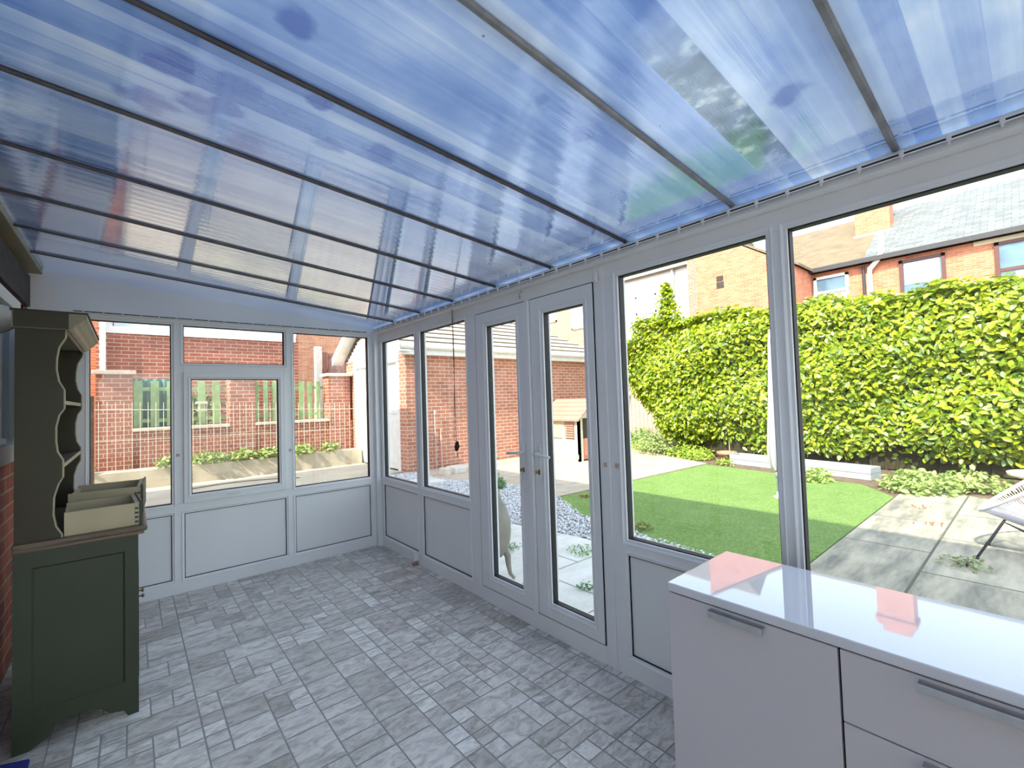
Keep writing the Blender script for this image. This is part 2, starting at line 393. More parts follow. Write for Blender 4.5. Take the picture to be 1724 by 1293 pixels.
def meshdata(name, co, faces_idx, nper, mat, cols=None, parent=None):
    me = bpy.data.meshes.new(name); nf = len(faces_idx)//nper
    me.vertices.add(len(co)); me.vertices.foreach_set('co', np.asarray(co, np.float32).ravel())
    me.loops.add(nf*nper); me.loops.foreach_set('vertex_index', np.asarray(faces_idx, np.int32))
    me.polygons.add(nf); me.polygons.foreach_set('loop_start', np.arange(nf, dtype=np.int32)*nper)
    me.update(calc_edges=True)
    if cols is not None:
        a = me.color_attributes.new('Col', 'FLOAT_COLOR', 'POINT'); a.data.foreach_set('color', np.asarray(cols, np.float32).ravel())
    me.materials.append(mat); o = bpy.data.objects.new(name, me); C.objects.link(o)
    if parent is not None: o.parent = parent
    return o
def copy_tree(o, parent=None):
    c = o.copy(); C.objects.link(c); c.parent = parent
    for ch in list(o.children): copy_tree(ch, c)
    return c
ZG = -.15

# ---------------- floor ----------------
cs = .0885
nx, ny = 29, 66
occ = np.zeros((nx, ny), bool); bmf = BM(); cl = bmf.loops.layers.float_color.new('Col')
sizes = [(2, 2), (3, 2), (2, 3), (2, 1), (1, 2), (1, 1), (2, 2), (3, 2), (2, 1), (1, 1)]
X0, Y0 = -2.53, .0
for j in range(ny):
    for i in range(nx):
        if occ[i, j]: continue
        for sx, sy in [random.choice(sizes) for _ in range(8)]+[(1, 1)]:
            if i+sx <= nx and j+sy <= ny and not occ[i:i+sx, j:j+sy].any():
                # long straight joints where the sheets' pattern repeats
                if any((i < k < i+sx) for k in (4, 9, 14, 19, 24)): continue
                break
        else: sx = sy = 1
        if any((i < k < i+sx) for k in (4, 9, 14, 19, 24)): sx = sy = 1
        occ[i:i+sx, j:j+sy] = True
        g = .0034; x0 = X0+i*cs+g; x1 = min(X0+(i+sx)*cs-g, 0); y1 = Y0-j*cs-g; y0 = Y0-(j+sy)*cs+g
        f = bmf.faces.new([bmf.verts.new(p) for p in ((x0, y0, 0), (x1, y0, 0), (x1, y1, 0), (x0, y1, 0))])
        tone = min(1, max(0, random.gauss(.45, .22)+(.3 if sx*sy == 1 else 0)))
        c = (tone, random.random(), random.random(), 1)
        for l in f.loops: l[cl] = c
flo = struct('floor', 'grey stone-look vinyl floor of the conservatory in mixed tile sizes', 'floor')
obj('tile_print', bmf, M['floor'], flo)
B('grout_layer', 'grout', [(-2.53, .0, -6.0, .0, -.08, -.0015)], flo)

# ---------------- conservatory shell ----------------
FD = .07
def W(pl, u, d, z): return (u, d, z) if pl == 'E' else (d, u, z)
def wbox(bm, pl, u0, u1, d0, d1, z0, z1, bev=0):
    if pl == 'E': return box(bm, u0, u1, d0, d1, z0, z1, bev)
    return box(bm, d0, d1, u0, u1, z0, z1, bev)
def quadring(bm, pl, o, oi, do, di):
    (a0, a1, b0, b1), (c0, c1, e0, e1) = o, oi
    P = [(a0, b0), (a1, b0), (a1, b1), (a0, b1)]; Q = [(c0, e0), (c1, e0), (c1, e1), (c0, e1)]
    v = [bm.verts.new(W(pl, u, do, z)) for u, z in P]; q = [bm.verts.new(W(pl, u, di, z)) for u, z in Q]
    for i in range(4): bm.faces.new([v[i], v[(i+1) % 4], q[(i+1) % 4], q[i]])
def glazing(pl, par, u0, u1, z0, z1, d=0.0, bead='glazing_bead', gas='gasket', pane='glass_pane', bw=.020, panemat='glass', off=True):
    """bead, black gasket and pane around the measured daylight opening"""
    bm = BM()
    o = (u0-bw, u1+bw, z0-bw, z1+bw); i = (u0, u1, z0, z1)
    quadring(bm, pl, o, (u0-bw+.002, u1+bw-.002, z0-bw+.002, z1+bw-.002), d+.0005, d-.007)
    quadring(bm, pl, (u0-bw+.002, u1+bw-.002, z0-bw+.002, z1+bw-.002), (u0-.001, u1+.001, z0-.001, z1+.001), d-.007, d+.009)
    quadring(bm, pl, (u0-.001, u1+.001, z0-.001, z1+.001), (u0-.001, u1+.001, z0-.001, z1+.001), d+.009, d+.045)
    bmesh.ops.recalc_face_normals(bm, faces=bm.faces)
    obj(bead, bm, M['upvc'], par)
    g = .005
    bm = BM()
    for (a, b, c, e) in ((u0-.0005, u0+g, z0, z1), (u1-g, u1+.0005, z0, z1), (u0, u1, z0-.0005, z0+g), (u0, u1, z1-g, z1+.0005)):
        wbox(bm, pl, a, b, d+.012, d+.05, c, e)
    obj(gas, bm, M['gasket'], par)
    bm = BM(); wbox(bm, pl, u0+.002, u1-.002, d+.022, d+.028, z0+.002, z1-.002)
    obj(pane, bm, M[panemat], par)
def infill(pl, par, u0, u1, z0, z1, d=0.0):
    bm = BM(); wbox(bm, pl, u0-.002, u1+.002, d+.012, d+.05, z0-.002, z1+.002); p = obj('infill_panel', bm, M['infill'], par)
    bm = BM(); g = .005
    for (a, b, c, e) in ((u0, u0+g, z0, z1), (u1-g, u1, z0, z1), (u0, u1, z0, z0+g), (u0, u1, z1-g, z1)):
        wbox(bm, pl, a, b, d+.006, d+.013, c, e)
    obj('panel_gasket', bm, M['gasket'], p)
    bm = BM(); bw = .018
    quadring(bm, pl, (u0-bw, u1+bw, z0-bw, z1+bw), (u0-bw+.002, u1+bw-.002, z0-bw+.002, z1+bw-.002), d+.0005, d-.006)
    quadring(bm, pl, (u0-bw+.002, u1+bw-.002, z0-bw+.002, z1+bw-.002), (u0, u1, z0, z1), d-.006, d+.009)
    bmesh.ops.recalc_face_normals(bm, faces=bm.faces)
    obj('panel_bead', bm, M['upvc'], p)

# far end wall (plane y = 0)
wf = struct('wall_far', 'white framed end wall of the conservatory with infill panels below the windows', 'wall')
lb, lt, zb, zte = .111, .627, .711, 2.153
bm = BM()
def fe(u0, u1, z0, z1, d0=0, d1=FD, bev=.003): wbox(bm, 'E', u0, u1, d0, d1, z0, z1, bev)
fe(-2.53, 0, -.02, lb); fe(-2.53, 0, lt, zb); fe(-2.53, 0, zte, 2.215); fe(-.101, 0, lb, lt); fe(-.101, 0, zb, zte)
fe(-.899, -.819, lb, lt); fe(-.899, -.819, zb, zte); fe(-1.735, -1.654, lb, lt); fe(-1.735, -1.654, zb, zte)
fe(-2.53, -2.215, lb, lt); fe(-2.53, -2.215, zb, zte)
fe(-1.654, -.899, 1.765, 1.845)
obj('frame', bm, M['upvc'], wf)
infill('E', wf, -2.215, -1.735, lb, lt); infill('E', wf, -1.654, -.899, lb, lt); infill('E', wf, -.819, -.101, lb, lt)
bm = BM(); prism(bm, [(-2.53, 2.215), (0, 2.215), (0, 2.247), (-2.53, 2.487)], 'y', -.002, .06)
obj('gable_panel', bm, M['infill'], wf)
B('ledge', 'upvc', [(-2.53, 0, -.012, .0, 2.19, 2.216)], wf, .003)
B('corner_post', 'upvc', [(-.05, .0, -.05, .0, 0, 2.2)], wf, .004)
bm = BM()
for (u, z) in ((-1.695, 1.10), (-.86, 1.06)):
    box(bm, u-.012, u+.012, -.004, .001, z-.012, z+.012, .002)
obj('cap', bm, M['fence_wood'], wf)
for n, u0, u1, z0, z1, lab in ((1, -2.215, -1.735, zb, zte, 'tall fixed window pane of the end wall beside the green dresser'),
                          (2, -1.654, -.899, 1.845, zte, 'narrow fanlight pane at the top middle of the end wall'),
                          (4, -.819, -.101, zb, zte, 'tall fixed window pane of the end wall next to the corner')):
    wn = struct(f'window_{n}', lab, 'window'); glazing('E', wn, u0, u1, z0, z1)
w3 = struct('window_3', 'opening sash window in the middle of the end wall with white handle', 'window')
bm = BM(); so = (-1.658, -.895, .708, 1.768)
for a in ((so[0], -1.607, so[2], so[3]), (-.956, so[1], so[2], so[3]), (-1.61, -.95, so[2], .775), (-1.61, -.95, 1.713, so[3])):
    wbox(bm, 'E', a[0], a[1], -.018, .05, a[2], a[3], .004)
obj('sash_frame', bm, M['upvc'], w3)
glazing('E', w3, -1.607, -.956, .775, 1.713, -.018, bw=.018)
bm = BM(); box(bm, -1.31, -1.27, -.034, -.018, .735, .752, .003); box(bm, -1.36, -1.285, -.048, -.034, .737, .749, .003)
obj('handle', bm, M['white_metal'], w3)

# side wall (plane x = 0)
YN = -6.0
wr = struct('wall_right', 'white framed garden side wall with header rail and infill panels', 'wall')
zta, zt = 2.095, 2.104
f1, f2 = -1.70, -2.985
P1, P2, P3, P4 = -3.077, -3.814, -3.893, -4.90
bm = BM()
def fs(u0, u1, z0, z1, d0=0, d1=FD, bev=.003): wbox(bm, 'S', min(u0, u1), max(u0, u1), d0, d1, z0, z1, bev)
fs(0, f1, -.02, lb-.001); fs(0, f1, lt, zb); fs(0, YN, 2.19, 2.243); fs(0, f1, zta, 2.19); fs(f2, YN, zt, 2.19)
[fs(a, b, c, d) for a, b in ((0, -.104), (-.808, -.914), (-1.635, f1)) for c, d in ((lb, lt), (zb, zta))]
fs(f2, P1, lb, zt); fs(f2, YN, -.02, lb-.001);  fs(P1, YN, lt, zb); [fs(a, b, c, d) for a, b in ((P2, P3), (P4, -4.98), (-5.7, YN)) for c, d in ((lb, lt), (zb, zt))]
obj('frame', bm, M['upvc'], wr)
bm = BM()
for (u, z) in ((-2.955, 1.09), (-3.03, 1.09)):
    wbox(bm, 'S', u-.012, u+.012, -.005, .001, z-.013, z+.013, .002)
obj('cap', bm, M['fence_wood'], wr)
for a, b in ((-.808, -.104), (-1.635, -.914), (P2, P1), (P4, P3), (-5.7, -4.98)): infill('S', wr, a, b, lb, lt)
for n, u0, u1, z0, z1, lab in ((5, -.808, -.104, zb, zta, 'side wall window pane nearest the corner, towards the garage'),
                          (6, -1.635, -.914, zb, zta, 'side wall window pane left of the doors, with the hanging cord before it'),
                          (7, P2, P1, zb, zt, 'wide side wall window right of the doors, showing the lawn'),
                          (8, P4, P3, zb, zt, 'large side wall window above the white chest, showing slate roof and chair'),
                          (9, -5.7, -4.98, zb, zt, 'last side wall window beyond the chest')):
    wn = struct(f'window_{n}', lab, 'window'); glazing('S', wn, u0, u1, z0, z1, bw=.024 if n > 6 else .02)
# french doors
B('door_frame', 'upvc', [(-.004, FD, -1.793, f1, 0, 2.19), (-.004, FD, f2, -2.915, 0, 2.19), (-.004, FD, -2.915, -1.793, 2.105, 2.19), (-.012, FD, -2.915, -1.793, 0, .103)], wr, .004)
def leaf(n, y0, y1, g0, g1, lab, knobside):
    d = struct(f'door_{n}', lab, 'door'); bm = BM()
    for a in ((y0, g0, .109, 2.1), (g1, y1, .109, 2.1), (g0, g1, .109, .204), (g0, g1, 1.998, 2.1)):
        wbox(bm, 'S', a[0]-.0005, a[1]+.0005, -.014, .055, a[2], a[3], .0035)
    obj('leaf_frame', bm, M['upvc'], d)
    glazing('S', d, g0, g1, .204, 1.998, -.014, bw=.028)
    # dark joint round the leaf
    bm = BM()
    for a in ((y0-.008, y0, .105, 2.104), (y1, y1+.011, .105, 2.104), (y0, y1, 2.1, 2.105), (y0, y1, .104, .109)):
        wbox(bm, 'S', a[0], a[1], -.007, .05, a[2], a[3])
    obj('seal', bm, M['gasket'], d)
    yh = knobside; s = 1 if n == 1 else -1
    bm = BM(); wbox(bm, 'S', yh-.015, yh+.015, -.024, -.014, .93, 1.18, .006); pl = obj('handle_plate', bm, M['white_metal'], d)
    bm = BM(); tube(bm, [(-.024, yh, 1.115), (-.066, yh, 1.115)], .011, 10)
    tube(bm, [(-.062, yh-.006*s, 1.115), (-.066, yh+.03*s, 1.113), (-.063, yh+.075*s, 1.108), (-.058, yh+.125*s, 1.104)], [.011, .010, .0095, .0085], 10)
    obj('lever', bm, M['white_metal'], pl, True)
    bm = BM(); box(bm, -.030, -.024, yh-.009, yh+.009, .985, 1.015, .003); tube(bm, [(-.03, yh, 1.003), (-.045, yh, 1.003)], .004, 8)
    box(bm, -.058, -.044, yh-.0015, yh+.0015, .992, 1.014, .001)
    obj('key', bm, M['brass'], pl)
    return d
leaf(1, -2.352, -1.796, -2.251, -1.922, 'left leaf of the glazed french doors, with the raised centre strip', -2.305)
leaf(2, -2.912, -2.400, -2.843, -2.514, 'right leaf of the glazed french doors, handle towards the viewer', -2.452)
B('centre_strip', 'upvc', [(-.03, .05, -2.395, -2.356, .11, 2.1)], bpy.data.objects['door_1'], .006)

# near end wall and house wall (behind and left of the camera)
wn_ = struct('wall_near', 'unseen white framed end wall behind the viewer, glazed to let in more light', 'wall')
bm = BM()
for a in ((-2.53, .07, -.05, .2), (-2.53, .07, 2.15, 2.47), (-2.53, -2.45, .2, 2.15), (-.02, .07, .2, 2.15), (-1.3, -1.22, .2, 2.15)): box(bm, a[0], a[1], -6.07, -6.0, a[2], a[3], .003)
obj('frame', bm, M['upvc'], wn_)
B('glass_pane', 'glass', [(-2.45, -1.3, -6.04, -6.035, .2, 2.15), (-1.22, -.02, -6.04, -6.035, .2, 2.15)], wn_)  # unseen panes, added here to let daylight in from behind
wl = struct('wall_left', 'red brick house wall that the conservatory leans on', 'wall')
bm = BM(); box(bm, -9.0, -2.535, -9.0, 5.6, -.2, 2.1)
box(bm, -9.0, -2.535, -9.0, 5.6, 2.1, 6.0)
obj('brickwork', bm, M['brick_house'], wl)
B('unseen_bounce_plaster', 'bounce_white', [(-2.534, -2.52, -5.99, -2.35, .0, 2.44)], wl)  # unseen white sheet added so the house wall bounces light back inside
B('lintel', 'lintel', [(-2.54, -2.50, -3.2, -.12, 2.19, 2.40)], wl, .004)
bm = BM(); prism(bm, [(-9.3, 6.15), (-2.2, 6.15), (-2.2, 6.02), (-9.3, 6.02)], 'y', -9.3, 5.9)
prism(bm, [(-9.3, 6.15), (-2.2, 6.15), (-5.7, 8.2)], 'y', -9.3, 5.9)
obj('roof', bm, M['tile_tan'], wl)
B('house_soffit', 'upvc', [(-2.54, -2.22, -9.3, 5.9, 5.92, 6.02)], wl).name = 'soffit'  # plain white board under the house eaves
wh = struct('window_10', 'white framed house window behind the green dresser', 'window')
B('window_frame', 'upvc', [(-2.535, -2.495, -2.2, -2.12, 1.27, 2.15), (-2.535, -2.495, -.50, -.43, 1.27, 2.15), (-2.535, -2.495, -.62, -.56, 1.33, 2.1), (-2.535, -2.495, -2.2, -.43, 2.08, 2.15), (-2.535, -2.49, -2.25, -.38, 1.2, 1.30)], wh, .004)
B('glass_pane', 'dark_window', [(-2.536, -2.525, -2.12, -.5, 1.3, 2.08)], wh)
tp = struct('trim_1', 'pale timber wall plate where the roof meets the house wall', 'trim', B('trim_1', 'cornice_paint', [(-2.535, -2.455, -6.0, -.003, 2.446, 2.478)], None, .004))
B('flashing', 'infill', [(-2.5, -2.45, -6.0, -.01, 2.478, 2.488)], tp)

# roof
ce = struct('ceiling', 'blue tinted polycarbonate lean-to roof in panels between dark bars', 'roof')
ys = [.03, -.505, -1.03, -1.56, -2.10, -2.64, -3.177, -3.71, -4.24, -4.78, -5.32, -6.0]
zr = lambda x: 2.245-.095*x
for a, b in zip(ys, ys[1:]):
    bm = BM(); xs = (-2.50, .16)
    poly(bm, [(xs[0], a, zr(xs[0])), (xs[1], a, zr(xs[1])), (xs[1], b, zr(xs[1])), (xs[0], b, zr(xs[0]))], [(0, 1, 2, 3)])
    obj('roof_panel', bm, M['roof'], ce)
for k, y in enumerate(ys[1:-1]):
    big = k >= 5
    bm = BM(); hw = .0062 + (.004 if k > 5 else 0); prism(bm, [(y-hw, 0), (y+hw, 0), (y+hw*.6, -.009), (y-hw*.6, -.009)], 'x', -2.49, -.052)
    for v in bm.verts: v.co.z += zr(v.co.x)-.002
    obj('glazing_bar', bm, M['bar_grey' if k > 5 else 'bar'], ce)
    bm = BM(); prism(bm, [(y-.012, 0), (y+.012, 0), (y+.012, .03), (y-.012, .03)], 'x', -2.49, .16)
    for v in bm.verts: v.co.z += zr(v.co.x)+.003
    obj('bar_cap', bm, M['bar'], ce)
B('eaves_beam', 'upvc', [(-.052, .12, -6.0, .06, 2.19, 2.243)], ce, .004)

# ---------------- curtain track, cord, small fittings ----------------
def track(name, lab, p0, p1, pl, ng):
    t = tag(empty(name, ((p0[0]+p1[0])/2, (p0[1]+p1[1])/2, (p0[2]+p1[2])/2)), lab, 'curtain track')
    L = t.location
    bm = BM()
    if pl == 'S': box(bm, p0[0]-.008, p0[0]+.004, p1[1], p0[1], p0[2]-.005, p0[2]+.005)
    else: box(bm, p0[0], p1[0], p0[1]-.006, p0[1]+.004, p0[2]-.003, p0[2]+.003)
    bmesh.ops.translate(bm, vec=-L, verts=bm.verts); obj('rail', bm, M['black'], t)
    bm = BM()
    if pl == 'S': box(bm, p0[0]-.010, p0[0]-.006, p1[1], p0[1], p0[2]+.003, p0[2]+.008); box(bm, p0[0]-.010, p0[0]-.006, p1[1], p0[1], p0[2]-.008, p0[2]-.004)
    else: box(bm, p0[0], p1[0], p0[1]-.007, p0[1]-.004, p0[2]+.002, p0[2]+.006)
    bmesh.ops.translate(bm, vec=-L, verts=bm.verts); obj('rail_lip', bm, M['upvc'], t)
    for i in range(ng):
        f = (i+.5)/ng; bm = BM()
        if pl == 'S':
            y = p0[1]+(p1[1]-p0[1])*f; box(bm, p0[0]-.018, p0[0]-.004, y-.006, y+.006, p0[2]-.011, p0[2]+.010, .003)
            box(bm, p0[0]-.016, p0[0]-.010, y-.003, y+.003, p0[2]-.022, p0[2]-.008, .001)
        else:
            x = p0[0]+(p1[0]-p0[0])*f; box(bm, x-.005, x+.005, p0[1]-.014, p0[1]-.004, p0[2]-.006, p0[2]+.006, .002)
        bmesh.ops.translate(bm, vec=-L, verts=bm.verts)
        obj('glider', bm, M['white_metal'], t)
    return t
track('curtain_track', 'white curtain track with small gliders over the garden side windows and doors', (-.062, -.1, 2.218), (-.062, -5.2, 2.218), 'S', 46)
track('curtain_track', 'thin curtain track along the ledge of the end wall', (-2.30, -.018, 2.205), (-.12, -.018, 2.205), 'E', 20)
cdT = tag(empty('pull_cord', (-.03, -1.535, 2.2)), 'brown looped pull cord with dark wooden tassel hanging before the window', 'cord')
def lcl(bm, loc):
    bmesh.ops.translate(bm, vec=-Vector(loc), verts=bm.verts); return bm
bm = BM(); tube(bm, [(-.03, -1.505, 2.205), (-.03, -1.512, 1.9), (-.03, -1.515, 1.5), (-.03, -1.516, 1.12)], .0025, 6)
tube(bm, [(-.03, -1.52, 2.205), (-.03, -1.521, 1.8), (-.03, -1.503, 1.4), (-.03, -1.49, 1.17), (-.03, -1.497, 1.145), (-.03, -1.515, 1.16)], .002, 6)
tube(bm, [(-.03, -1.525, 1.1), (-.03, -1.533, 1.06), (-.03, -1.54, 1.04), (-.03, -1.535, 1.02), (-.03, -1.528, 1.05)], .002, 6)
obj('cord', lcl(bm, cdT.location), M['cord'], cdT)
bm = BM()
for (dy, dz, r) in ((0, 0, .018), (.012, -.02, .016), (-.012, -.018, .016), (.003, -.036, .017), (-.010, .014, .012), (.01, -.048, .011)):
    bmesh.ops.create_icosphere(bm, subdivisions=2, radius=r, matrix=Matrix.Translation((-.03+.005*random.random(), -1.521+dy, 1.125+dz)))
obj('tassel', lcl(bm, cdT.location), M['tassel'], cdT, True)
hk = tag(empty('cup_hook', (-.01, -2.325, 2.15)), 'small steel hook screwed above the french doors', 'hook')
bm = BM(); tube(bm, [(.0, 0, .02), (-.012, 0, .02), (-.02, 0, .008), (-.02, .004, -.012), (-.012, .008, -.022), (-.006, .01, -.012)], .004, 8); obj('hook_wire', bm, M['chrome'], hk, True)
ct = tag(empty('cord_cleat', (-.004, -2.955, 2.13)), 'white cord cleat above the right edge of the door frame', 'cleat')
bm = BM(); tube(bm, [(-.012, .0, .035), (-.02, 0, .01), (-.028, -.002, -.02), (-.018, -.004, -.035), (-.006, -.004, -.02)], [.004, .01, .013, .01, .006], 10); obj('cleat_body', bm, M['white_metal'], ct, True)
sk = tag(empty('socket_box', (-.001, -.775, .06)), 'small white power socket box on the floor edge below the side wall', 'socket')
bm = BM(); box(bm, -.045, 0, -.03, .03, -.02, .055, .004); obj('box_body', bm, M['white_metal'], sk)
bm = BM(); box(bm, -.047, -.044, -.018, .018, -.005, .04, .002); obj('face_plate', bm, M['infill'], sk)
bm = BM(); box(bm, -.05, .0, -.028, .012, -.056, -.045, .002); obj('base_pad', bm, M['terracotta'], sk)
wlt = tag(empty('wall_light', (-2.43, -1.3, 1.93)), 'white cone-shaped wall light on the house wall above the dresser', 'lamp')
bm = BM(); prof = [(.0, 0)]
rings = []
for i, (x, r) in enumerate([(-.105, .02), (-.10, .075), (-.05, .078), (-.005, .062), (.025, .035), (.042, .012)]):
    rings.append([bm.verts.new((x, .9*r*math.cos(2*PI*k/20), r*math.sin(2*PI*k/20)-.02*abs(x)*4)) for k in range(20)])
for A, B_ in zip(rings, rings[1:]):
    for k in range(20): bm.faces.new([A[k], A[(k+1) % 20], B_[(k+1) % 20], B_[k]])
bm.faces.new(rings[0]); bm.faces.new(rings[-1][::-1]); bmesh.ops.recalc_face_normals(bm, faces=bm.faces)
obj('lamp_shade', bm, M['stone'], wlt, True)

# ---------------- green dresser ----------------
DX0, DX1, DYN, DYF = -2.375, -1.955, -1.6, -.64
dr = tag(empty('dresser', ((DX0+DX1)/2, (DYN+DYF)/2, 0)), 'dark green painted dresser with open plate rack standing in the left corner', 'dresser')
L0 = Vector(dr.location)
def dobj(name, bm, mat, par=None, smooth=False):
    bmesh.ops.translate(bm, vec=-L0, verts=bm.verts); return obj(name, bm, M[mat], par or dr, smooth)
def sidepanel(y0, y1):
    bm = BM()
    prism(bm, [(DX0, .0), (DX0+.05, 0), (-2.26, .035), (-2.24, .075), (-2.19, .09), (-2.13, .09), (-2.09, .075), (-2.06, .04), (-2.01, .03), (-1.995, .0), (DX1, 0), (DX1, .16), (DX0, .16)], 'y', y0, y1)
    return bm
for nm, y0, y1 in (('side_panel', DYN, DYN+.018), ('side_panel', DYF-.018, DYF)):
    bm = sidepanel(y0, y1)
    box(bm, DX0, -2.318, y0, y1, .16, .86); box(bm, -2.005, DX1, y0, y1, .16, .86); box(bm, -2.318, -2.005, y0, y1, .785, .86)
    box(bm, -2.318, -2.005, y0+.008, y1-.003, .16, .785)
    o = dobj(nm, bm, 'green_paint')
    if y0 == DYN:
        bm = BM(); quadring(bm, 'E', (-2.318, -2.005, .16, .785), (-2.310, -2.013, .168, .777), DYN, DYN+.008)
        bmesh.ops.recalc_face_normals(bm, faces=bm.faces); dobj('moulding', bm, 'green_paint', o)
bm = BM(); box(bm, DX0, DX0+.012, DYN+.018, DYF-.018, .05, .86); dobj('back_panel', bm, 'olive_paint')
bm = BM(); box(bm, DX1-.02, DX1, DYN+.018, DYF-.018, .70, .86); box(bm, DX1-.02, DX1, DYN+.018, DYF-.018, .09, .14); box(bm, DX1-.02, DX1, DYN+.018, DYN+.06, .14, .70); box(bm, DX1-.02, DX1, DYF-.06, DYF-.018, .14, .70)
dobj('face_frame', bm, 'green_paint')
ym = (DYN+DYF)/2
for a, b, s in ((DYN+.06, ym-.003, -1), (ym+.003, DYF-.06, 1)):
    bm = BM(); box(bm, DX1-.018, DX1+.002, a, b, .143, .697, .002); d = dobj('door', bm, 'green_paint')
    bm = BM(); yk = (ym-.05 if s < 0 else ym+.05); tube(bm, [(DX1, yk, .42), (DX1+.02, yk, .42)], .005, 8); tube(bm, [(DX1+.018, yk, .42), (DX1+.026, yk, .42), (DX1+.03, yk, .42)], [.009, .012, .006], 12)
    k = dobj('door_knob', bm, 'brass', d, True)
bm = BM(); box(bm, DX0-.003, -1.920, DYN-.02, DYF+.02, .872, .899, .009); dobj('worktop', bm, 'oak')
bm = BM(); box(bm, DX0, -1.932, DYN-.01, DYF+.01, .858, .873, .004); dobj('top_moulding', bm, 'oak')
scal = [(-2.208, 1.86), (-2.21, 1.815), (-2.232, 1.769), (-2.239, 1.714), (-2.24, 1.665), (-2.232, 1.612), (-2.214, 1.572), (-2.214, 1.486), (-2.231, 1.456), (-2.241, 1.403), (-2.241, 1.336), (-2.236, 1.289), (-2.218, 1.25), (-2.218, 1.173), (-2.233, 1.141), (-2.247, 1.084), (-2.249, 1.005), (-2.24, .951), (-2.221, .913), (-2.221, .899)]
DXH = -2.372
for y0, y1 in ((DYN, DYN+.018), (DYF-.018, DYF)):
    bm = BM(); prism(bm, [(DXH, 1.86)]+scal+[(DXH, .899)], 'y', y0, y1); u = dobj('rack_side', bm, 'olive_paint')
    bm = BM()
    for (x0_, z0_), (x1_, z1_) in zip(scal, scal[1:]):
        poly(bm, [(x0_+.0012, y0-.0006, z0_), (x1_+.0012, y0-.0006, z1_), (x1_+.0012, y1, z1_), (x0_+.0012, y1, z0_), (x0_-.004, y0-.0006, z0_), (x1_-.004, y0-.0006, z1_)], [(0, 1, 2, 3), (0, 4, 5, 1)])
    bmesh.ops.recalc_face_normals(bm, faces=bm.faces)
    dobj('worn_edge', bm, 'edge_paint', u)
bm = BM(); box(bm, DXH, DXH+.008, DYN+.018, DYF-.018, .899, 1.86); dobj('rack_back', bm, 'olive_paint')
for z in (1.515, 1.222):
    bm = BM(); box(bm, DXH+.008, -2.222, DYN+.018, DYF-.018, z-.009, z+.009); s = dobj('rack_shelf', bm, 'olive_paint')
    bm = BM(); box(bm, -2.222, -2.219, DYN+.018, DYF-.018, z-.009, z+.009); dobj('shelf_edge', bm, 'edge_paint', s)
bm = BM()
prism(bm, [(-2.21, 1.83), (-2.205, 1.855), (-2.207, 1.83)], 'y', DYN, DYF); dobj('frieze', bm, 'olive_paint')
bm = BM()
pf = [(-2.38, 1.85), (-2.2, 1.85), (-2.185, 1.855), (-2.178, 1.872), (-2.165, 1.880), (-2.15, 1.9), (-2.14, 1.905), (-2.14, 1.925), (-2.38, 1.925)]
pf2 = [(-2.38, 1.79), (-2.20, 1.79), (-2.188, 1.80), (-2.182, 1.815), (-2.17, 1.82), (-2.158, 1.84), (-2.145, 1.848), (-2.136, 1.872), (-2.128, 1.878), (-2.128, 1.905), (-2.38, 1.905)]
prism(bm, pf, 'y', DYN-.02, DYF+.02); cn = dobj('cornice', bm, 'cornice_paint')
bm = BM(); box(bm, -2.385, -2.135, DYN-.024, DYF+.024, 1.925, 1.933); dobj('cornice_cap', bm, 'lintel', cn)
bm = BM(); box(bm, DX0, -2.20, DYN-.022, DYN-.0005, 1.852, 1.925); dobj('cornice_return', bm, 'olive_paint', cn)

# two loose drawers lying on the dresser top
def drawer(x0, x1, y0, y1, z0, h, lab, rot):
    L = Vector(((x0+x1)/2, (y0+y1)/2, z0)); d = tag(empty('loose_drawer', L), lab, 'drawer', 'drawers lying on the dresser top')
    def q(name, mat, bx, par=None, bev=.001):
        bm = BM()
        for b_ in bx: box(bm, *b_, bev=bev)
        bmesh.ops.translate(bm, vec=-L, verts=bm.verts); return obj(name, bm, M[mat], par or d)
    t = .010
    q('drawer_side', 'drawer', [(x0, x1-.018, y0, y0+t, z0, z0+h)]); q('drawer_side', 'drawer', [(x0, x1-.018, y1-t, y1, z0, z0+h)])
    q('drawer_back', 'drawer', [(x0, x0+t, y0+t, y1-t, z0, z0+h*.9)]); q('drawer_bottom', 'drawer', [(x0+t, x1-.018, y0+t, y1-t, z0+.008, z0+.013)])
    f = q('drawer_front', 'edge_paint', [(x1-.018, x1, y0-.001, y1+.001, z0, z0+h+.004)])
    q('front_face', 'green_paint', [(x1, x1+.010, y0-.008, y1+.008, z0-.0, z0+h+.012)], f, .003)
    for i in range(4):
        z = z0+.012+i*(h-.02)/4; bm = BM(); box(bm, x1-.0175, x1-.004, y0-.0016, y0+.002, z, z+.009)
        bmesh.ops.translate(bm, vec=-L, verts=bm.verts); obj('dovetail', bm, M['tassel'], f)
    d.rotation_euler.z = rot
    return d
drawer(-2.225, -1.958, -1.585, -1.27, .8995, .108, 'nearer loose pine drawer on the dresser top, dovetails showing', math.radians(3))
drawer(-2.225, -1.930, -1.215, -.87, .8995, .142, 'farther loose pine drawer on the dresser top, behind the first', math.radians(-3))

ap = tag(empty('appliance', (-2.47, -1.95, 0)), 'white appliance with black top edge standing left of the dresser', 'appliance')
bm = BM(); box(bm, -.055, .045, -.30, .3, .09, .84, .03); obj('casing', bm, M['white_metal'], ap)
bm = BM(); box(bm, -.055, .052, -.31, .31, .842, .875, .004); obj('worktop', bm, M['black'], ap)
bm = BM(); box(bm, -.05, .04, -.29, .29, 0, .089); obj('plinth', bm, M['black'], ap)

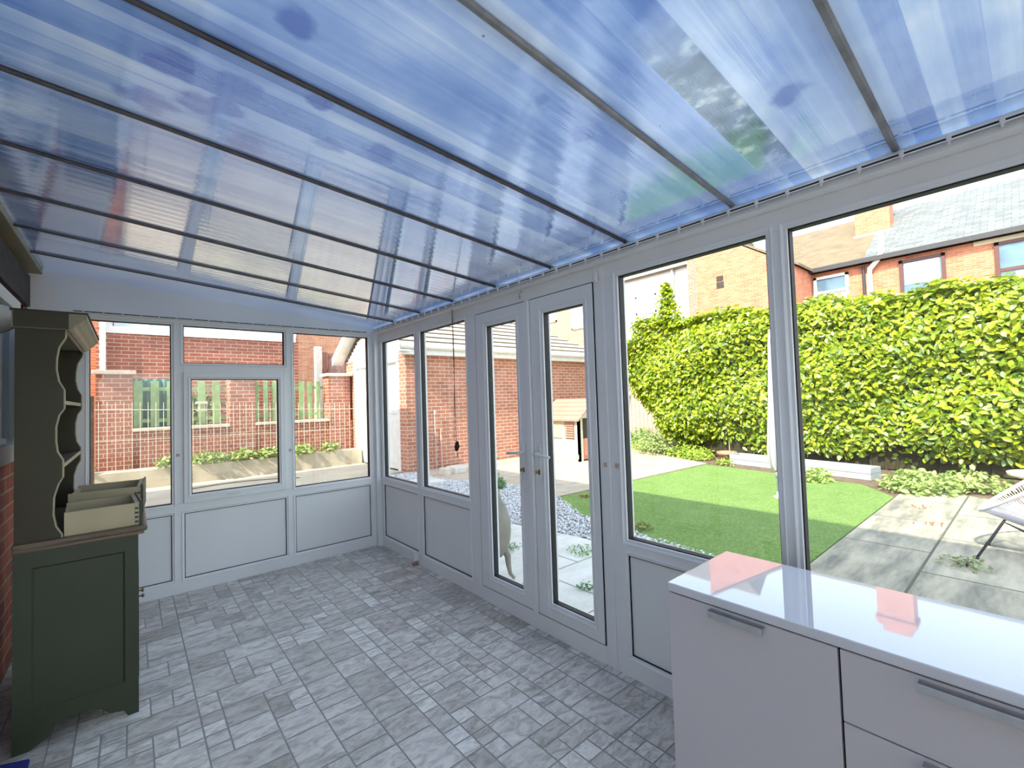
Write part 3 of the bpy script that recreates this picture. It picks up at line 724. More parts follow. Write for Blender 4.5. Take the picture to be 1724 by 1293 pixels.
# ---------------- white chest ----------------
CX0, CX1, CY1, CY0, CT = -.580, -.135, -3.655, -5.16, .82
chs = tag(empty('chest', ((CX0+CX1)/2, (CY0+CY1)/2, 0)), 'long white chest with high gloss top and bar handles against the garden side wall', 'chest of drawers')
L1 = Vector(chs.location)
def cobj(name, bm, mat, par=None):
    bmesh.ops.translate(bm, vec=-L1, verts=bm.verts); return obj(name, bm, M[mat], par or chs)
bm = BM(); box(bm, CX0, CX1, CY0, CY1, CT-.028, CT, .004); cobj('gloss_top', bm, 'gloss')
bm = BM(); box(bm, CX0+.022, CX1-.003, CY1-.020, CY1-.002, 0, CT-.028); cobj('side_panel', bm, 'front')
bm = BM(); box(bm, CX0+.022, CX1-.003, CY0+.002, CY0+.020, 0, CT-.028); cobj('side_panel', bm, 'front')
bm = BM(); box(bm, CX0+.03, CX1-.003, CY0+.02, CY1-.02, 0.04, CT-.032); cobj('carcass', bm, 'black')
bm = BM(); box(bm, CX0+.04, CX1-.02, CY0+.02, CY1-.02, 0, .05); cobj('plinth', bm, 'front')
def handle(y0, y1, z, par):
    bm = BM(); xf = CX0+.004
    box(bm, xf-.026, xf-.018, y0, y1, z-.012, z+.006, .001); box(bm, xf-.026, xf, y0, y1, z+.004, z+.008, .001)
    cobj('handle', bm, 'chrome', par)
bm = BM(); box(bm, CX0+.004, CX0+.021, -4.140, CY1-.001, .055, CT-.033, .0015); dd = cobj('door', bm, 'front'); handle(-3.965, -3.805, .772, dd)
for z0, z1 in ((.605, CT-.033), (.335, .601), (.055, .331)):
    bm = BM(); box(bm, CX0+.004, CX0+.021, CY0+.001, -4.146, z0, z1, .0015); dd = cobj('drawer', bm, 'front'); handle(-4.99, -4.30, z1-.015, dd)

# ================= OUTSIDE =================
def ground(name, pts, z0, z1, mat, lab, cat, kind='structure'):
    bm = BM(); prism(bm, pts, 'z', z0, z1); o = obj(name, bm, M[mat]); return tag(o, lab, cat, None, kind)
ground('street_ground', [(-40, -40), (60, -40), (60, 60), (-40, 60)], -.35, -.24, 'tar', 'open ground around the garden and houses', 'ground')
ground('driveway', [(-2.5, .12), (.35, .12), (.35, 1.1), (2.2, 5.2), (2.87, 5.3), (2.9, 9.6), (-2.9, 7.9), (-2.9, 5.6), (-2.53, 5.6)], -.24, ZG, 'drive', 'pale concrete driveway beyond the end wall', 'driveway')
ground('near_patio', [(.12, .10), (1.78, .12), (1.95, -.9), (1.98, -1.6), (2.0, -2.6), (2.0, -3.05), (.12, -3.05)], -.24, ZG+.002, 'slab_pale', 'pale slab strip right outside the french doors', 'patio')
ground('stone_patio', [(.12, -3.052), (7.6, -3.052), (7.0, -4.3), (6.4, -9), (.12, -9)], -.24, ZG+.006, 'slab_stone', 'riven stone patio under the round chair', 'patio')
ground('far_patio', [(3.3, .66), (8.05, .52), (9.4, 3.3), (12.5, 4.98), (3.3, 4.98), (2.9, 3.9), (3.5, 1.9)], -.24, ZG+.01, 'slab_tan', 'tan slab patio beside the brick garage', 'patio')
ground('patio_edging', [(3.27, .60), (8.05, .46), (8.05, .52), (3.27, .66)], -.24, ZG+.014, 'grey_wood', 'dark edging strip between far patio and lawn', 'edging')
tag(ground('lawn', [(3.26, .60), (2.66, -.4), (2.5, -1.3), (2.36, -2.3), (2.36, -3.04), (6.5, -3.04), (7.3, -2.5), (7.9, .45)], -.24, ZG+.012, 'lawn', 'green artificial lawn with the house shadow across it', 'lawn'), 'green artificial lawn with the house shadow across it', 'lawn', None, 'structure')
ground('border_bed', [(6.5, -3.04), (7.6, -3.06), (7.0, -4.3), (6.4, -9), (14, -9), (14, 4.9), (12.4, 4.9), (9.4, 3.3), (8.05, .5), (7.9, .45), (7.3, -2.5)], -.24, ZG-.004, 'soil', 'bare soil border under the hedge', 'soil bed')
ground('gravel_base', [(.36, .13), (1.79, .13), (1.96, -.9), (1.99, -1.6), (2.01, -3.04), (2.36, -3.04), (2.36, -2.3), (2.5, -1.3), (2.66, -.4), (3.28, .62), (3.48, 1.9), (2.88, 3.9), (3.25, 4.95), (2.87, 5.0), (2.2, 5.2), (.36, 1.1)], -.24, ZG-.012, 'kerb', 'bed beneath the loose gravel strip', 'ground')
def inpoly(x, y, P):
    r = np.zeros(len(x), bool); j = len(P)-1
    for i in range(len(P)):
        xi, yi = P[i]; xj, yj = P[j]
        c = ((yi > y) != (yj > y)) & (x < (xj-xi)*(y-yi)/(yj-yi+1e-12)+xi); r ^= c; j = i
    return r
GP = [(.36, .13), (1.79, .13), (1.96, -.9), (1.99, -1.6), (2.01, -3.0), (2.40, -3.0), (2.42, -2.3), (2.58, -1.3), (2.72, -.4), (3.32, .62), (3.5, 1.9), (2.9, 3.9), (3.25, 4.9), (2.87, 4.95), (2.2, 5.15), (.36, 1.1)]
def scatter_stones(n, P, size):
    X = rng.uniform(.3, 3.6, n*4); Y = rng.uniform(-3.1, 5.2, n*4); k = inpoly(X, Y, P); X, Y = X[k][:n], Y[k][:n]; n = len(X)
    base = np.array([(1, 0, 0), (-1, 0, 0), (0, 1, 0), (0, -1, 0), (0, 0, 1), (0, 0, -1), (.6, .6, .5), (-.6, .6, .5), (-.6, -.6, .5), (.6, -.6, .5)], float)[:6]
    fc = np.array([(0, 2, 4), (2, 1, 4), (1, 3, 4), (3, 0, 4), (2, 0, 5), (1, 2, 5), (3, 1, 5), (0, 3, 5)])
    s = rng.uniform(.6, 1.3, (n, 1, 3))*size*np.array([1, .8, .6]); v = base[None]*s
    v += rng.normal(0, size*.14, v.shape); a = rng.uniform(0, 2*PI, n); ca, sa = np.cos(a)[:, None], np.sin(a)[:, None]
    x = v[..., 0]*ca-v[..., 1]*sa; y = v[..., 0]*sa+v[..., 1]*ca
    co = np.stack([x+X[:, None], y+Y[:, None], v[..., 2]+ZG+rng.uniform(-.01, .012, n)[:, None]], -1).reshape(-1, 3)
    idx = (fc[None]+(np.arange(n)*6)[:, None, None]).ravel()
    t = np.where(rng.random(n) < .15, .30, rng.uniform(.5, .88, n)); c = np.stack([t*.98, t, t*1.03, np.ones(n)], 1); c = np.repeat(c, 6, 0)
    return co, idx, c
co, idx, c = scatter_stones(32000, GP, .021)
tag(meshdata('gravel', co, idx, 3, M['gravel'], c), 'loose white and grey gravel strip between slabs and lawn', 'gravel', None, 'stuff')
st = B('stepping_slab', 'slab_pale', [(2.2, 2.85, 3.3, 3.95, -.165, ZG+.03)], None, .008); tag(st, 'square pale slab lying in the gravel outside the side window', 'slab')

# leaf scatter
def leaves(n, pos, nrm, size, cols, name, par=None, mat='leaf', droop=.5):
    """pos,nrm arrays; each leaf = folded pointed ellipse of 6 verts"""
    n = len(pos); d = rng.normal(0, 1, (n, 3)); d -= (d*nrm).sum(1, keepdims=True)*nrm; d[:, 2] -= droop*.5
    d += nrm*rng.uniform(-.1, .6, (n, 1)); d /= np.linalg.norm(d, axis=1, keepdims=True)
    nn = nrm+rng.normal(0, .55, (n, 3)); side = np.cross(d, nn); side /= np.linalg.norm(side, axis=1, keepdims=True)+1e-9
    up = np.cross(side, d); L = (size*rng.uniform(.65, 1.25, n))[:, None]; Wd = L*rng.uniform(.22, .3, (n, 1))
    P = np.stack([pos, pos+d*L*.35+side*Wd+up*L*.06, pos+d*L*.75+side*Wd*.8+up*L*.05, pos+d*L-up*L*.08, pos+d*L*.75-side*Wd*.8+up*L*.05, pos+d*L*.35-side*Wd+up*L*.06], 1)
    idx = (np.array([0, 1, 2, 3, 0, 3, 4, 5])[None]+(np.arange(n)*6)[:, None]).ravel()
    c = np.repeat(np.concatenate([cols, np.ones((n, 1))], 1), 6, 0)
    return meshdata(name, P.reshape(-1, 3), idx, 4, M[mat], c, par)
# ---------------- laurel hedge ----------------
hg = tag(empty('laurel_hedge', (9.4, -1.5, ZG)), 'long tall yellow-green laurel hedge behind the lawn', 'hedge'); HL = np.array(hg.location)
def hz_top(y): return 3.30+.055*y*.9+.06*np.sin(y*3.1)+.05*np.sin(y*7.3+1)
def hend(z):  # far (left) end of the hedge as a function of height
    return np.interp(z, [-.15, .3, .9, 1.5, 2.2, 2.9, 3.4], [1.9, 2.0, 2.35, 2.95, 3.3, 3.25, 2.6])
def hfront(z, y): return 8.85+.12*np.sin(y*2.2+z)+.10*np.sin(z*4+y*1.3)+np.interp(z, [-.15, .4, 1, 3.0, 3.5], [.55, .2, .0, .08, .45])
n = 38000
z = rng.uniform(.10, 3.45, n); y = rng.uniform(-7.5, 3.4, n); zt_ = hz_top(y); k = (y < hend(z)-.05*rng.random(n)) & (z < zt_) & ((z > .16+.13*np.sin(y*1.7)+.10*np.sin(y*4.1)) | (rng.random(n) < .12)); z, y = z[k], y[k]
x = hfront(z, y)+rng.normal(0, .07, len(y)); nr = np.tile((-1., 0, .35), (len(y), 1)); endm = (hend(z)-y < .3); nr[endm, 1] += .9
# top
m = 11000; yt = rng.uniform(-7.5, 3.1, m); xt = rng.uniform(8.95, 10.3, m); zt2 = hz_top(yt)+rng.normal(0, .06, m)+.03; nt_ = np.tile((-.3, 0, 1.), (m, 1))
# tall shoots left
q = 900; ys_ = 1.95+rng.normal(0, .16, q); zs = rng.uniform(3.2, 4.45, q); ys_ = 1.95+(ys_-1.95)*(4.6-zs); xs_ = 9.1+rng.normal(0, .1, q); ns = np.tile((-.6, 0, .8), (q, 1))
# far end
r_ = 3500; ze = rng.uniform(.5, 3.3, r_); ye = hend(ze)+rng.normal(0, .05, r_); xe = rng.uniform(8.95, 10.3, r_); ne = np.tile((-.2, 1., .2), (r_, 1))
pos = np.concatenate([np.stack([x, y, z], 1), np.stack([xt, yt, zt2], 1), np.stack([xs_, ys_, zs], 1), np.stack([xe, ye, ze], 1)]); nrm = np.concatenate([nr, nt_, ns, ne])
nrm /= np.linalg.norm(nrm, axis=1, keepdims=True); nL = len(pos)
t = rng.random(nL); upz = np.clip((pos[:, 2]-.3)/3, 0, 1)
cols = np.stack([.17+.32*t+.06*upz, .29+.27*t+.05*upz, .012+.02*t], 1)
pale = rng.random(nL) < .09; cols[pale] = cols[pale]*.5+np.array([.42, .48, .26])
dark = rng.random(nL) < .28; cols[dark] *= np.array([.45, .55, .6])
leaves(nL, pos-HL, nrm, .125, cols, 'foliage', hg)
bm = BM(); prs = [(9.3, -.08), (9.12, 1.2), (9.12, 2.6), (9.4, 3.1), (10.3, 3.1), (10.4, -.08)]  # solid dark core put in for the shade inside and under the hedge
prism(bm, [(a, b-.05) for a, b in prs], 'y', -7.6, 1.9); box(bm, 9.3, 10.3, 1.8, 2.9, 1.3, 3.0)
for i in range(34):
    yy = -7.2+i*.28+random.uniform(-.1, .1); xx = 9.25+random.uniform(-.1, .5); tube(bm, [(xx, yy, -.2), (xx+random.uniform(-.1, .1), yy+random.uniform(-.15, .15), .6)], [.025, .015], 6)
bmesh.ops.translate(bm, vec=-Vector(hg.location), verts=bm.verts); obj('stems_and_shade_core', bm, M['twig'], hg)

def plant(x, y, r, h, n, size, lab, col=(.25, .42, .06), name='weed_plant', z0=ZG, group=None, cat='plant'):
    t = tag(empty(name, (x, y, z0)), lab, cat, group)
    a = rng.uniform(0, 2*PI, n); rr = r*np.sqrt(rng.random(n)); zz = h*rng.random(n)*(1-.5*(rr/r)**2)
    pos = np.stack([rr*np.cos(a), rr*np.sin(a), zz+.01], 1); nrm = np.stack([np.cos(a)*.5, np.sin(a)*.5, np.ones(n)], 1); nrm /= np.linalg.norm(nrm, axis=1, keepdims=True)
    k = rng.uniform(.6, 1.35, (n, 1)); cc = np.array(col)[None]*k
    leaves(n, pos, nrm, size, cc, 'leaves', t, droop=0)
    bm = BM()
    for i in range(5):
        aa = random.uniform(0, 2*PI); q_ = r*.55
        tube(bm, [(0, 0, -.01), (math.cos(aa)*q_*.5, math.sin(aa)*q_*.5, h*.45), (math.cos(aa)*q_, math.sin(aa)*q_, h*.75)], [.006, .004, .002], 5)
    obj('stem', bm, M['twig'], t)
    return t
plant(3.07, 1.95, .16, .26, 320, .06, 'small leafy weed growing at the gravel edge by the far patio', (.16, .34, .12))
plant(1.60, -1.36, .17, .05, 120, .03, 'flat green weed in the slab joint outside the right door leaf', (.30, .48, .22))
plant(.95, -1.98, .10, .05, 60, .03, 'clump of grassy weed on the slabs near the door threshold', (.2, .4, .18))
plant(1.12, -.72, .14, .04, 90, .03, 'low weed in the slab joint behind the clay chiminea', (.2, .36, .15))
plant(3.66, -4.0, .17, .06, 110, .04, 'sparse pale weed at the foot of the round chair', (.35, .42, .2))
plant(9.2, 2.3, .75, .75, 1500, .07, 'tangled ivy and weeds at the far end of the hedge', (.38, .50, .20), 'ivy_clump')
plant(9.0, 1.45, .55, .30, 900, .07, 'bright yellow-green ground plants between far patio and hedge', (.42, .58, .08), 'ground_plant')
plant(8.65, 1.05, .36, .22, 450, .07, 'yellow-green ground plants left of the clay pot', (.40, .56, .08), 'ground_plant')
plant(8.1, .12, .16, .14, 110, .07, 'leafy shoot in front of the terracotta pot', (.42, .58, .10), 'ground_plant')
plant(7.25, -3.2, .45, .32, 700, .09, 'leafy pale green weeds at the right end of the grey planter', (.40, .52, .18), 'ground_plant')
plant(7.75, -3.75, .4, .3, 400, .09, 'low weeds on the soil behind the stone patio', (.42, .54, .18), 'ground_plant')
plant(7.15, -1.9, .20, .25, 160, .09, 'small weed clump before the middle of the grey planter', (.40, .55, .15), 'ground_plant')
plant(10.6, 3.95, .5, .55, 700, .09, 'leafy bush at the foot of the pale fence', (.28, .48, .14), 'fence_bush')
plant(9.9, 3.2, .55, .22, 700, .07, 'low bright plants along the far patio edge near the fence', (.42, .56, .10), 'ground_plant')
plant(2.68, -1.35, .12, .08, 60, .05, 'tuft of dry grass at the lawn and gravel edge', (.30, .30, .10), 'grass_tuft')
# strewn dry leaves
def dryleaf(x, y, n, lab):
    t = rng.uniform(0, 1, n); pos = np.stack([x+rng.normal(0, .07, n), y+rng.normal(0, .07, n), np.full(n, ZG+.02)], 1)
    cc = np.stack([.35+.1*t, .14+.05*t, .05+.02*t], 1); L = np.array((x, y, ZG)); o = leaves(n, pos-L, np.tile((0., 0, 1.), (n, 1)), .05, cc, 'dry_leaves', None, droop=0)
    o.location = L; tag(o, lab, 'leaf litter', None, 'stuff')
dryleaf(3.55, .30, 26, 'brown dry leaves on the lawn corner seen through the right door'); dryleaf(6.0, -3.4, 8, 'few red dry leaves on the lit stone patio'); dryleaf(5.1, -3.6, 7, 'red dry leaves on the stone patio near the shadow edge')

# ---------------- trough planter, pot, parasol ----------------
def rotbox(bm, cx, cy, L, Wd, z0, z1, a, bev=.004, dx=0, dy=0):
    R = Matrix.Rotation(a, 3, 'Z'); vs = box(bm, cx+dx-L/2, cx+dx+L/2, cy+dy-Wd/2, cy+dy+Wd/2, z0, z1, bev, R, (cx, cy, 0))
pcx, pcy = 8.28, -1.22; pa = math.atan2(-2.68, -.55)
tr = tag(empty('trough_planter', (pcx, pcy, ZG)), 'long low grey timber trough planter at the lawn edge before the hedge', 'planter')
def tro(name, mat, L, Wd, z0, z1, dx, dy, bev=.004):
    bm = BM(); box(bm, dx-L/2, dx+L/2, dy-Wd/2, dy+Wd/2, z0, z1, bev); return obj(name, bm, M[mat], tr)
for z0 in (0.0, .11):
    for s in (-1, 1):
        tro('side_board', 'planter', 2.72, .03, z0, z0+.105, 0, s*.17); tro('end_board', 'planter', .03, .31, z0, z0+.105, s*1.345, 0)
tro('soil_fill', 'soil', 2.66, .30, .02, .15, 0, 0, 0)
tr.rotation_euler.z = pa
pt = tag(empty('plant_pot', (8.65, .33, ZG)), 'round terracotta pot standing under the hedge left of the trough', 'pot')
bm = BM(); lathe(bm, [(.14, 0), (.19, .17), (.215, .17), (.22, .23), (.19, .23), (.18, .18), (.0, .175)], 0, 0); obj('pot_body', bm, M['terracotta'], pt, True)
bm = BM(); tube(bm, [(0.05, -.05, .16), (.05, -.04, .45)], .008, 6); obj('cane', bm, M['drawer'], pt)

pr = tag(empty('garden_parasol', (5.44, -1.88, ZG)), 'closed white and grey striped parasol standing on the lawn behind the window post', 'parasol')
bm = BM(); tube(bm, [(0, 0, 0), (0, 0, 2.55)], .021, 12); obj('pole', bm, M['flyer'], pr, True)
bm = BM(); tube(bm, [(0, 0, .30), (0, 0, .42)], .027, 12); box(bm, -.015, .015, -.04, .04, .36, .38, .004); obj('crank_collar', bm, M['canopy_grey'], pr, True)
bm = BM(); lathe(bm, [(.07, 0), (.07, .03), (.03, .05), (.024, .1)], 0, 0, 20); obj('ground_spike_cup', bm, M['flyer'], pr, True)
for i in range(16):
    bm = BM(); a0, a1 = 2*PI*i/16, 2*PI*(i+1)/16; rows = []
    for zz, rr in ((.42, .055), (.50, .10), (.7, .115), (1.1, .095), (1.5, .07), (2.0, .05), (2.35, .04), (2.5, .025)):
        am = (a0+a1)/2; rows.append([bm.verts.new((rr*s_*math.cos(a_), rr*s_*math.sin(a_), zz)) for a_, s_ in ((a0, .8), (am, 1.12), (a1, .8))])
    for A, B_ in zip(rows, rows[1:]):
        for k in range(2): bm.faces.new([A[k], A[k+1], B_[k+1], B_[k]])
    obj('canopy_fold', bm, M['canopy' if i % 2 else 'canopy_grey'], pr, True)

# ---------------- round string chair ----------------
chr_ = tag(empty('string_chair', (4.27, -4.45, ZG)), 'white round string garden chair on thin dark legs on the stone patio', 'chair')
Rx = Matrix.Rotation(math.radians(28), 4, 'X')   # opening tipped towards +y
def rim_pt(a, s=1.0, d=0.0):
    # egg outline in the tilted plane: front (+y) low, back (-y) high
    yy = math.cos(a)*.50*s; xx = math.sin(a)*(.40-.05*math.cos(a))*s
    return Vector((xx, yy, 0))
def tilt(p):
    th = math.radians(-40); return Vector((p.x, p.y*math.cos(th)-p.z*math.sin(th), p.y*math.sin(th)+p.z*math.cos(th)+.73))
Nr = 64
rim = [tilt(rim_pt(2*PI*i/Nr)) for i in range(Nr)]
bm = BM(); tube(bm, rim, .016, 8, True); obj('rim', bm, M['cord_white'], chr_, True)
Bc = Vector((0, -.10, .27)); base = [Bc+Vector((.13*math.sin(2*PI*i/Nr), .11*math.cos(2*PI*i/Nr), 0)) for i in range(Nr)]
bm = BM(); tube(bm, base, .010, 6, True); obj('base_ring', bm, M['dark_gutter'], chr_, True)
bm = BM()
for i in range(Nr*2):
    a = 2*PI*i/(Nr*2); p = tilt(rim_pt(a)); q_ = Bc+Vector((.13*math.sin(a), .11*math.cos(a), 0)); tube(bm, [p, q_], .0042, 4)
obj('cord_webbing', bm, M['cord_white'], chr_)
for fx, fy in ((-.30, .40), (.29, .36), (0, -.45)):
    bm = BM(); tx = .55; tube(bm, [(fx, fy, .012), (fx*.72, fy*.55, .36), (fx*.45, fy*.2, .27)], .011, 8); o = obj('leg', bm, M['dark_gutter'], chr_, True)
    bm = BM(); tube(bm, [(fx, fy, 0), (fx, fy, .03)], .018, 10); obj('foot_cap', bm, M['black'], o, True)

sb = tag(empty('bird_bath', (7.75, -4.42, ZG)), 'pale stone bird bath behind the round chair at the right edge', 'bird bath')
bm = BM(); lathe(bm, [(.15, 0), (.16, .05), (.09, .08), (.07, .16), (.09, .22), (.24, .27), (.30, .29), (.31, .34), (.27, .35), (.2, .31), (0, .30)], 0, 0, 28)
obj('basin', bm, M['stone'], sb, True)

# ---------------- clay chiminea by the doors ----------------
ch = tag(empty('chiminea', (.505, -1.245, ZG)), 'weathered clay chiminea on bent legs outside the left door leaf', 'chiminea')
bm = BM(); lathe(bm, [(.03, .20), (.09, .21), (.135, .27), (.165, .36), (.172, .44), (.165, .54), (.14, .62), (.105, .69), (.085, .72), (.095, .735), (.085, .75), (.075, .78), (.082, .80), (.06, .80), (.055, .74), (0, .7)], 0, 0, 32)
obj('clay_body', bm, M['clay'], ch, True)
for a in (math.atan2(-.16, .155), math.atan2(-.16, .155)+2.09, math.atan2(-.16, .155)-2.09):
    c_, s_ = math.cos(a), math.sin(a); bm = BM()
    tube(bm, [(.10*c_, .10*s_, .27), (.135*c_, .135*s_, .21), (.140*c_, .140*s_, .13), (.155*c_, .155*s_, .05), (.19*c_, .19*s_, .012)], [.03, .03, .024, .018, .013], 10)
    obj('leg', bm, M['clay'], ch, True)

# ---------------- garage ----------------
ga = tag(empty('garage', (6, 7, ZG)), 'red brick garage with tan tiled roof and white front door beyond the corner', 'garage'); GL = Vector(ga.location)
def gobj(name, bm, mat, par=None):
    bmesh.ops.translate(bm, vec=-GL, verts=bm.verts); return obj(name, bm, M[mat], par or ga)
GX, GY0, GY1, GE = 2.87, 5.0, 8.75, 2.60; XE = 9.9; YM = (GY0+GY1)/2
bm = BM(); box(bm, GX, XE, GY0, GY0+.2, -.2, GE); box(bm, GX, XE, GY1-.2, GY1, -.2, GE); box(bm, XE-.2, XE, GY0+.2, GY1-.2, -.2, GE)
box(bm, GX, GX+.2, GY0+.2, 5.33, -.2, GE); box(bm, GX, GX+.2, 8.1, GY1-.2, -.2, GE); gobj('brick_walls', bm, 'brick_garage')
bm = BM(); box(bm, GX-.01, GX+.12, 5.33, 5.47, ZG, 2.45); box(bm, GX-.01, GX+.12, 7.96, 8.1, ZG, 2.45); box(bm, GX-.03, GX+.14, 5.30, 8.13, 2.45, 2.66, .01); dfm = gobj('door_surround', bm, 'white_metal')
bm = BM(); box(bm, GX+.04, GX+.09, 5.47, 7.96, ZG+.02, 2.45)
for j in range(4):
    for i in range(4):
        y0 = 5.56+i*.6; z0 = .0+j*.6; box(bm, GX+.028, GX+.045, y0, y0+.48, z0, z0+.46, .008)
gobj('garage_door', bm, 'white_metal', None)
bm = BM()
pitch = .62
for i in range(28):
    y0 = GY0+.02+i*.135
    zt_g = min(GE+.62, GE+pitch*(min(y0+.06-GY0, GY1-y0-.06)))
    if zt_g > GE+.06: box(bm, GX-.02, GX+.07, y0, y0+.12, GE+.06, zt_g, .006)
gobj('gable_cladding', bm, 'white_metal')
bm = BM(); prism(bm, [(GY0, GE-.0), (GY1, GE-.0), (YM, GE+pitch*(YM-GY0)-.01)], 'x', GX, GX+.16); gobj('gable_brick', bm, 'brick_garage')
# roof planes with a hipped far end, tile courses as steps
def roofplane(y_e, sgn):
    bm = BM(); nc = 9; hw = YM-GY0+.28
    for k in range(nc):
        t0, t1 = k/nc, (k+1)/nc
        y0 = y_e+sgn*hw*t0; y1 = y_e+sgn*hw*t1; z0 = GE+.14+pitch*hw*t0; z1 = GE+.14+pitch*hw*t1
        xr0 = XE+.25-(XE+.25-8.0)*t0; xr1 = XE+.25-(XE+.25-8.0)*t1; up = .045
        poly(bm, [(GX-.28, y0, z0+up), (xr0, y0, z0+up), (xr1, y1, z1+.008), (GX-.28, y1, z1+.008), (GX-.28, y0, z0-.01), (xr0, y0, z0-.01)], [(0, 1, 2, 3), (4, 5, 1, 0)])
    return bm
bm = roofplane(GY0-.28, 1); rf = gobj('roof_slope', bm, 'tile_garage')
bm = roofplane(GY1+.28, -1); gobj('roof_slope', bm, 'tile_garage')
bm = BM()
hw = YM-GY0+.28
for k in range(1, 9):
    t0 = k/9; y0 = GY0-.28+hw*t0; z0 = GE+.14+pitch*hw*t0; xr0 = XE+.25-(XE+.25-8.0)*t0
    box(bm, GX-.28, xr0, y0-.006, y0-.001, z0-.012, z0+.030)
gobj('tile_shadow_gaps', bm, 'tassel', rf)
bm = BM(); poly(bm, [(XE+.25, GY0-.28, GE+.15), (XE+.25, GY1+.28, GE+.15), (8.0, YM, GE+.15+pitch*hw)], [(0, 1, 2)]); gobj('hip_end', bm, 'tile_garage')
bm = BM(); box(bm, GX-.22, XE+.2, GY0-.20, GY0-.17, GE-.03, GE+.17); box(bm, GX-.22, XE+.2, GY0-.17, GY0, GE-.03, GE-.01); gobj('fascia', bm, 'white_metal')
bm = BM(); tube(bm, [(GX-.25, GY0-.25, GE+.15), (XE+.25, GY0-.25, GE+.15)], .06, 10); gobj('gutter', bm, 'white_metal')
for s, ye in ((1, GY0-.30), (-1, GY1+.30)):
    bm = BM(); z0 = GE+.02; z1 = z0+pitch*(hw+.0)
    prism(bm, [(ye, z0), (YM, z1), (YM, z1+.20), (ye, z0+.22)], 'x', GX-.31, GX-.27); gobj('barge_board', bm, 'white_metal')
    bm = BM(); prism(bm, [(ye, z0+.01), (YM, z1+.01), (YM, z1+.03), (ye, z0+.03)], 'x', GX-.27, GX); gobj('soffit', bm, 'white_metal')

# items along the garage wall
def single(name, bm, mat, lab, cat, loc, smooth=False):
    bmesh.ops.translate(bm, vec=-Vector(loc), verts=bm.verts); o = obj(name, bm, M[mat], None, smooth); o.location = loc; return tag(o, lab, cat)
bm = BM(); tube(bm, [(3.555, 4.88, -.15), (3.58, 4.95, 1.15)], .013, 6); single('metal_stake', bm, 'grey_pipe', 'thin dark garden stake leaning on the garage wall', 'stake', (3.55, 4.88, -.15))
bm = BM(); tube(bm, [(3.57, 4.93, 1.151), (3.585, 4.95, 1.26)], .02, 8); single('stake_cap', bm, 'flyer', 'pale blue cap on top of the thin garden stake', 'cap', (3.57, 4.93, 1.151))
bm = BM(); tube(bm, [(3.70, 4.86, -.15), (3.74, 4.97, .80)], .02, 6); single('wooden_cane', bm, 'fence_wood', 'short pale wooden cane leaning on the garage wall', 'stake', (3.7, 4.86, -.15))
bm = BM(); box(bm, 3.45, 3.75, 3.9, 4.3, ZG, .0, .03); single('rubble_stone', bm, 'concrete', 'grey block of rubble at the corner of the far patio', 'stone', (3.6, 4.1, ZG))
bm = BM(); box(bm, 3.15, 3.3, 3.85, 4.1, ZG, .02, .03); single('rubble_stone', bm, 'stone', 'brown stone standing at the gravel edge beside the rubble', 'stone', (3.2, 3.95, ZG))
bm = BM(); box(bm, 3.9, 4.6, 4.4, 4.8, ZG, ZG+.07, .02); single('ground_slab', bm, 'stone', 'pale loose slab lying by the garage wall', 'slab', (4.25, 4.6, ZG))

# ---------------- playhouse ----------------
ph = tag(empty('playhouse', (7.1, 3.6, ZG+.01)), 'cream plastic playhouse with faded pink roof beside the garage wall', 'playhouse')
PL_ = Vector(ph.location); px0, px1, py0, py1, pe, pz = 6.5, 7.6, 2.97, 4.15, .93, ZG+.01
def pobj(name, bm, mat, par=None):
    bmesh.ops.translate(bm, vec=-PL_, verts=bm.verts); return obj(name, bm, M[mat], par or ph)
bm = BM()
box(bm, px0, px0+.06, py0, py1, pz, .40); box(bm, px0, px0+.06, py0, 3.12, .40, pe); box(bm, px0, px0+.06, 3.9, py1, .40, pe); box(bm, px0, px0+.06, 3.12, 3.9, .87, pe); box(bm, px0, px0+.06, 3.46, 3.56, .40, .87)
box(bm, px1-.06, px1, py0, py1, pz, pe); box(bm, px0, px1, py1-.06, py1, pz, pe)
box(bm, px0, px0+.14, py0, py0+.06, pz, pe); box(bm, px1-.3, px1, py0, py0+.06, pz, pe)
prism(bm, [(px0, pe), (px1, pe), ((px0+px1)/2, 1.36)], 'y', py0, py0+.05)
prism(bm, [(px0, pe), (px1, pe), ((px0+px1)/2, 1.36)], 'y', py1-.05, py1)
for i in range(7):
    for j in range(2):
        y0 = 3.0+i*.16+j*.07; box(bm, px0-.012, px0+.01, y0, y0+.13, -.08+j*.13, .03+j*.13, .01)
pobj('house_walls', bm, 'play_cream')
bm = BM(); box(bm, px0-.01, px0+.02, 3.56, 3.9, .42, .86, .01); pobj('shutter', bm, 'play_tan')
bm = BM()
for i in range(7): box(bm, px0-.012, px0+.03, 3.15, 3.43, .44+i*.06, .475+i*.06, .004)
pobj('louvres', bm, 'play_pink'); bm = BM(); box(bm, px0+.03, px0+.05, 3.12, 3.46, .42, .87); pobj('louvre_backing', bm, 'play_cream')
bm = BM(); box(bm, px0+.15, px1-.3, py0+.02, py0+.05, pz+.04, .42, .01); box(bm, px0+.2, px1-.35, py0+.005, py0+.025, pz+.12, .12, .02); pobj('half_door', bm, 'play_pink')
for s in (-1, 1):
    bm = BM(); xe = px0-.12 if s < 0 else px1+.12; xm = (px0+px1)/2
    for k in range(5):
        t0, t1 = k/5, (k+1)/5; xa = xe+(xm-xe)*t0; xb = xe+(xm-xe)*t1; za = .88+(1.41-.88)*t0; zb_ = .88+(1.41-.88)*t1
        prism(bm, [(xa, za+.035), (xb, zb_+.01), (xb, zb_-.02), (xa, za-.01)], 'y', py0-.10, py1+.10)
    pobj('roof_panel', bm, 'play_pink')

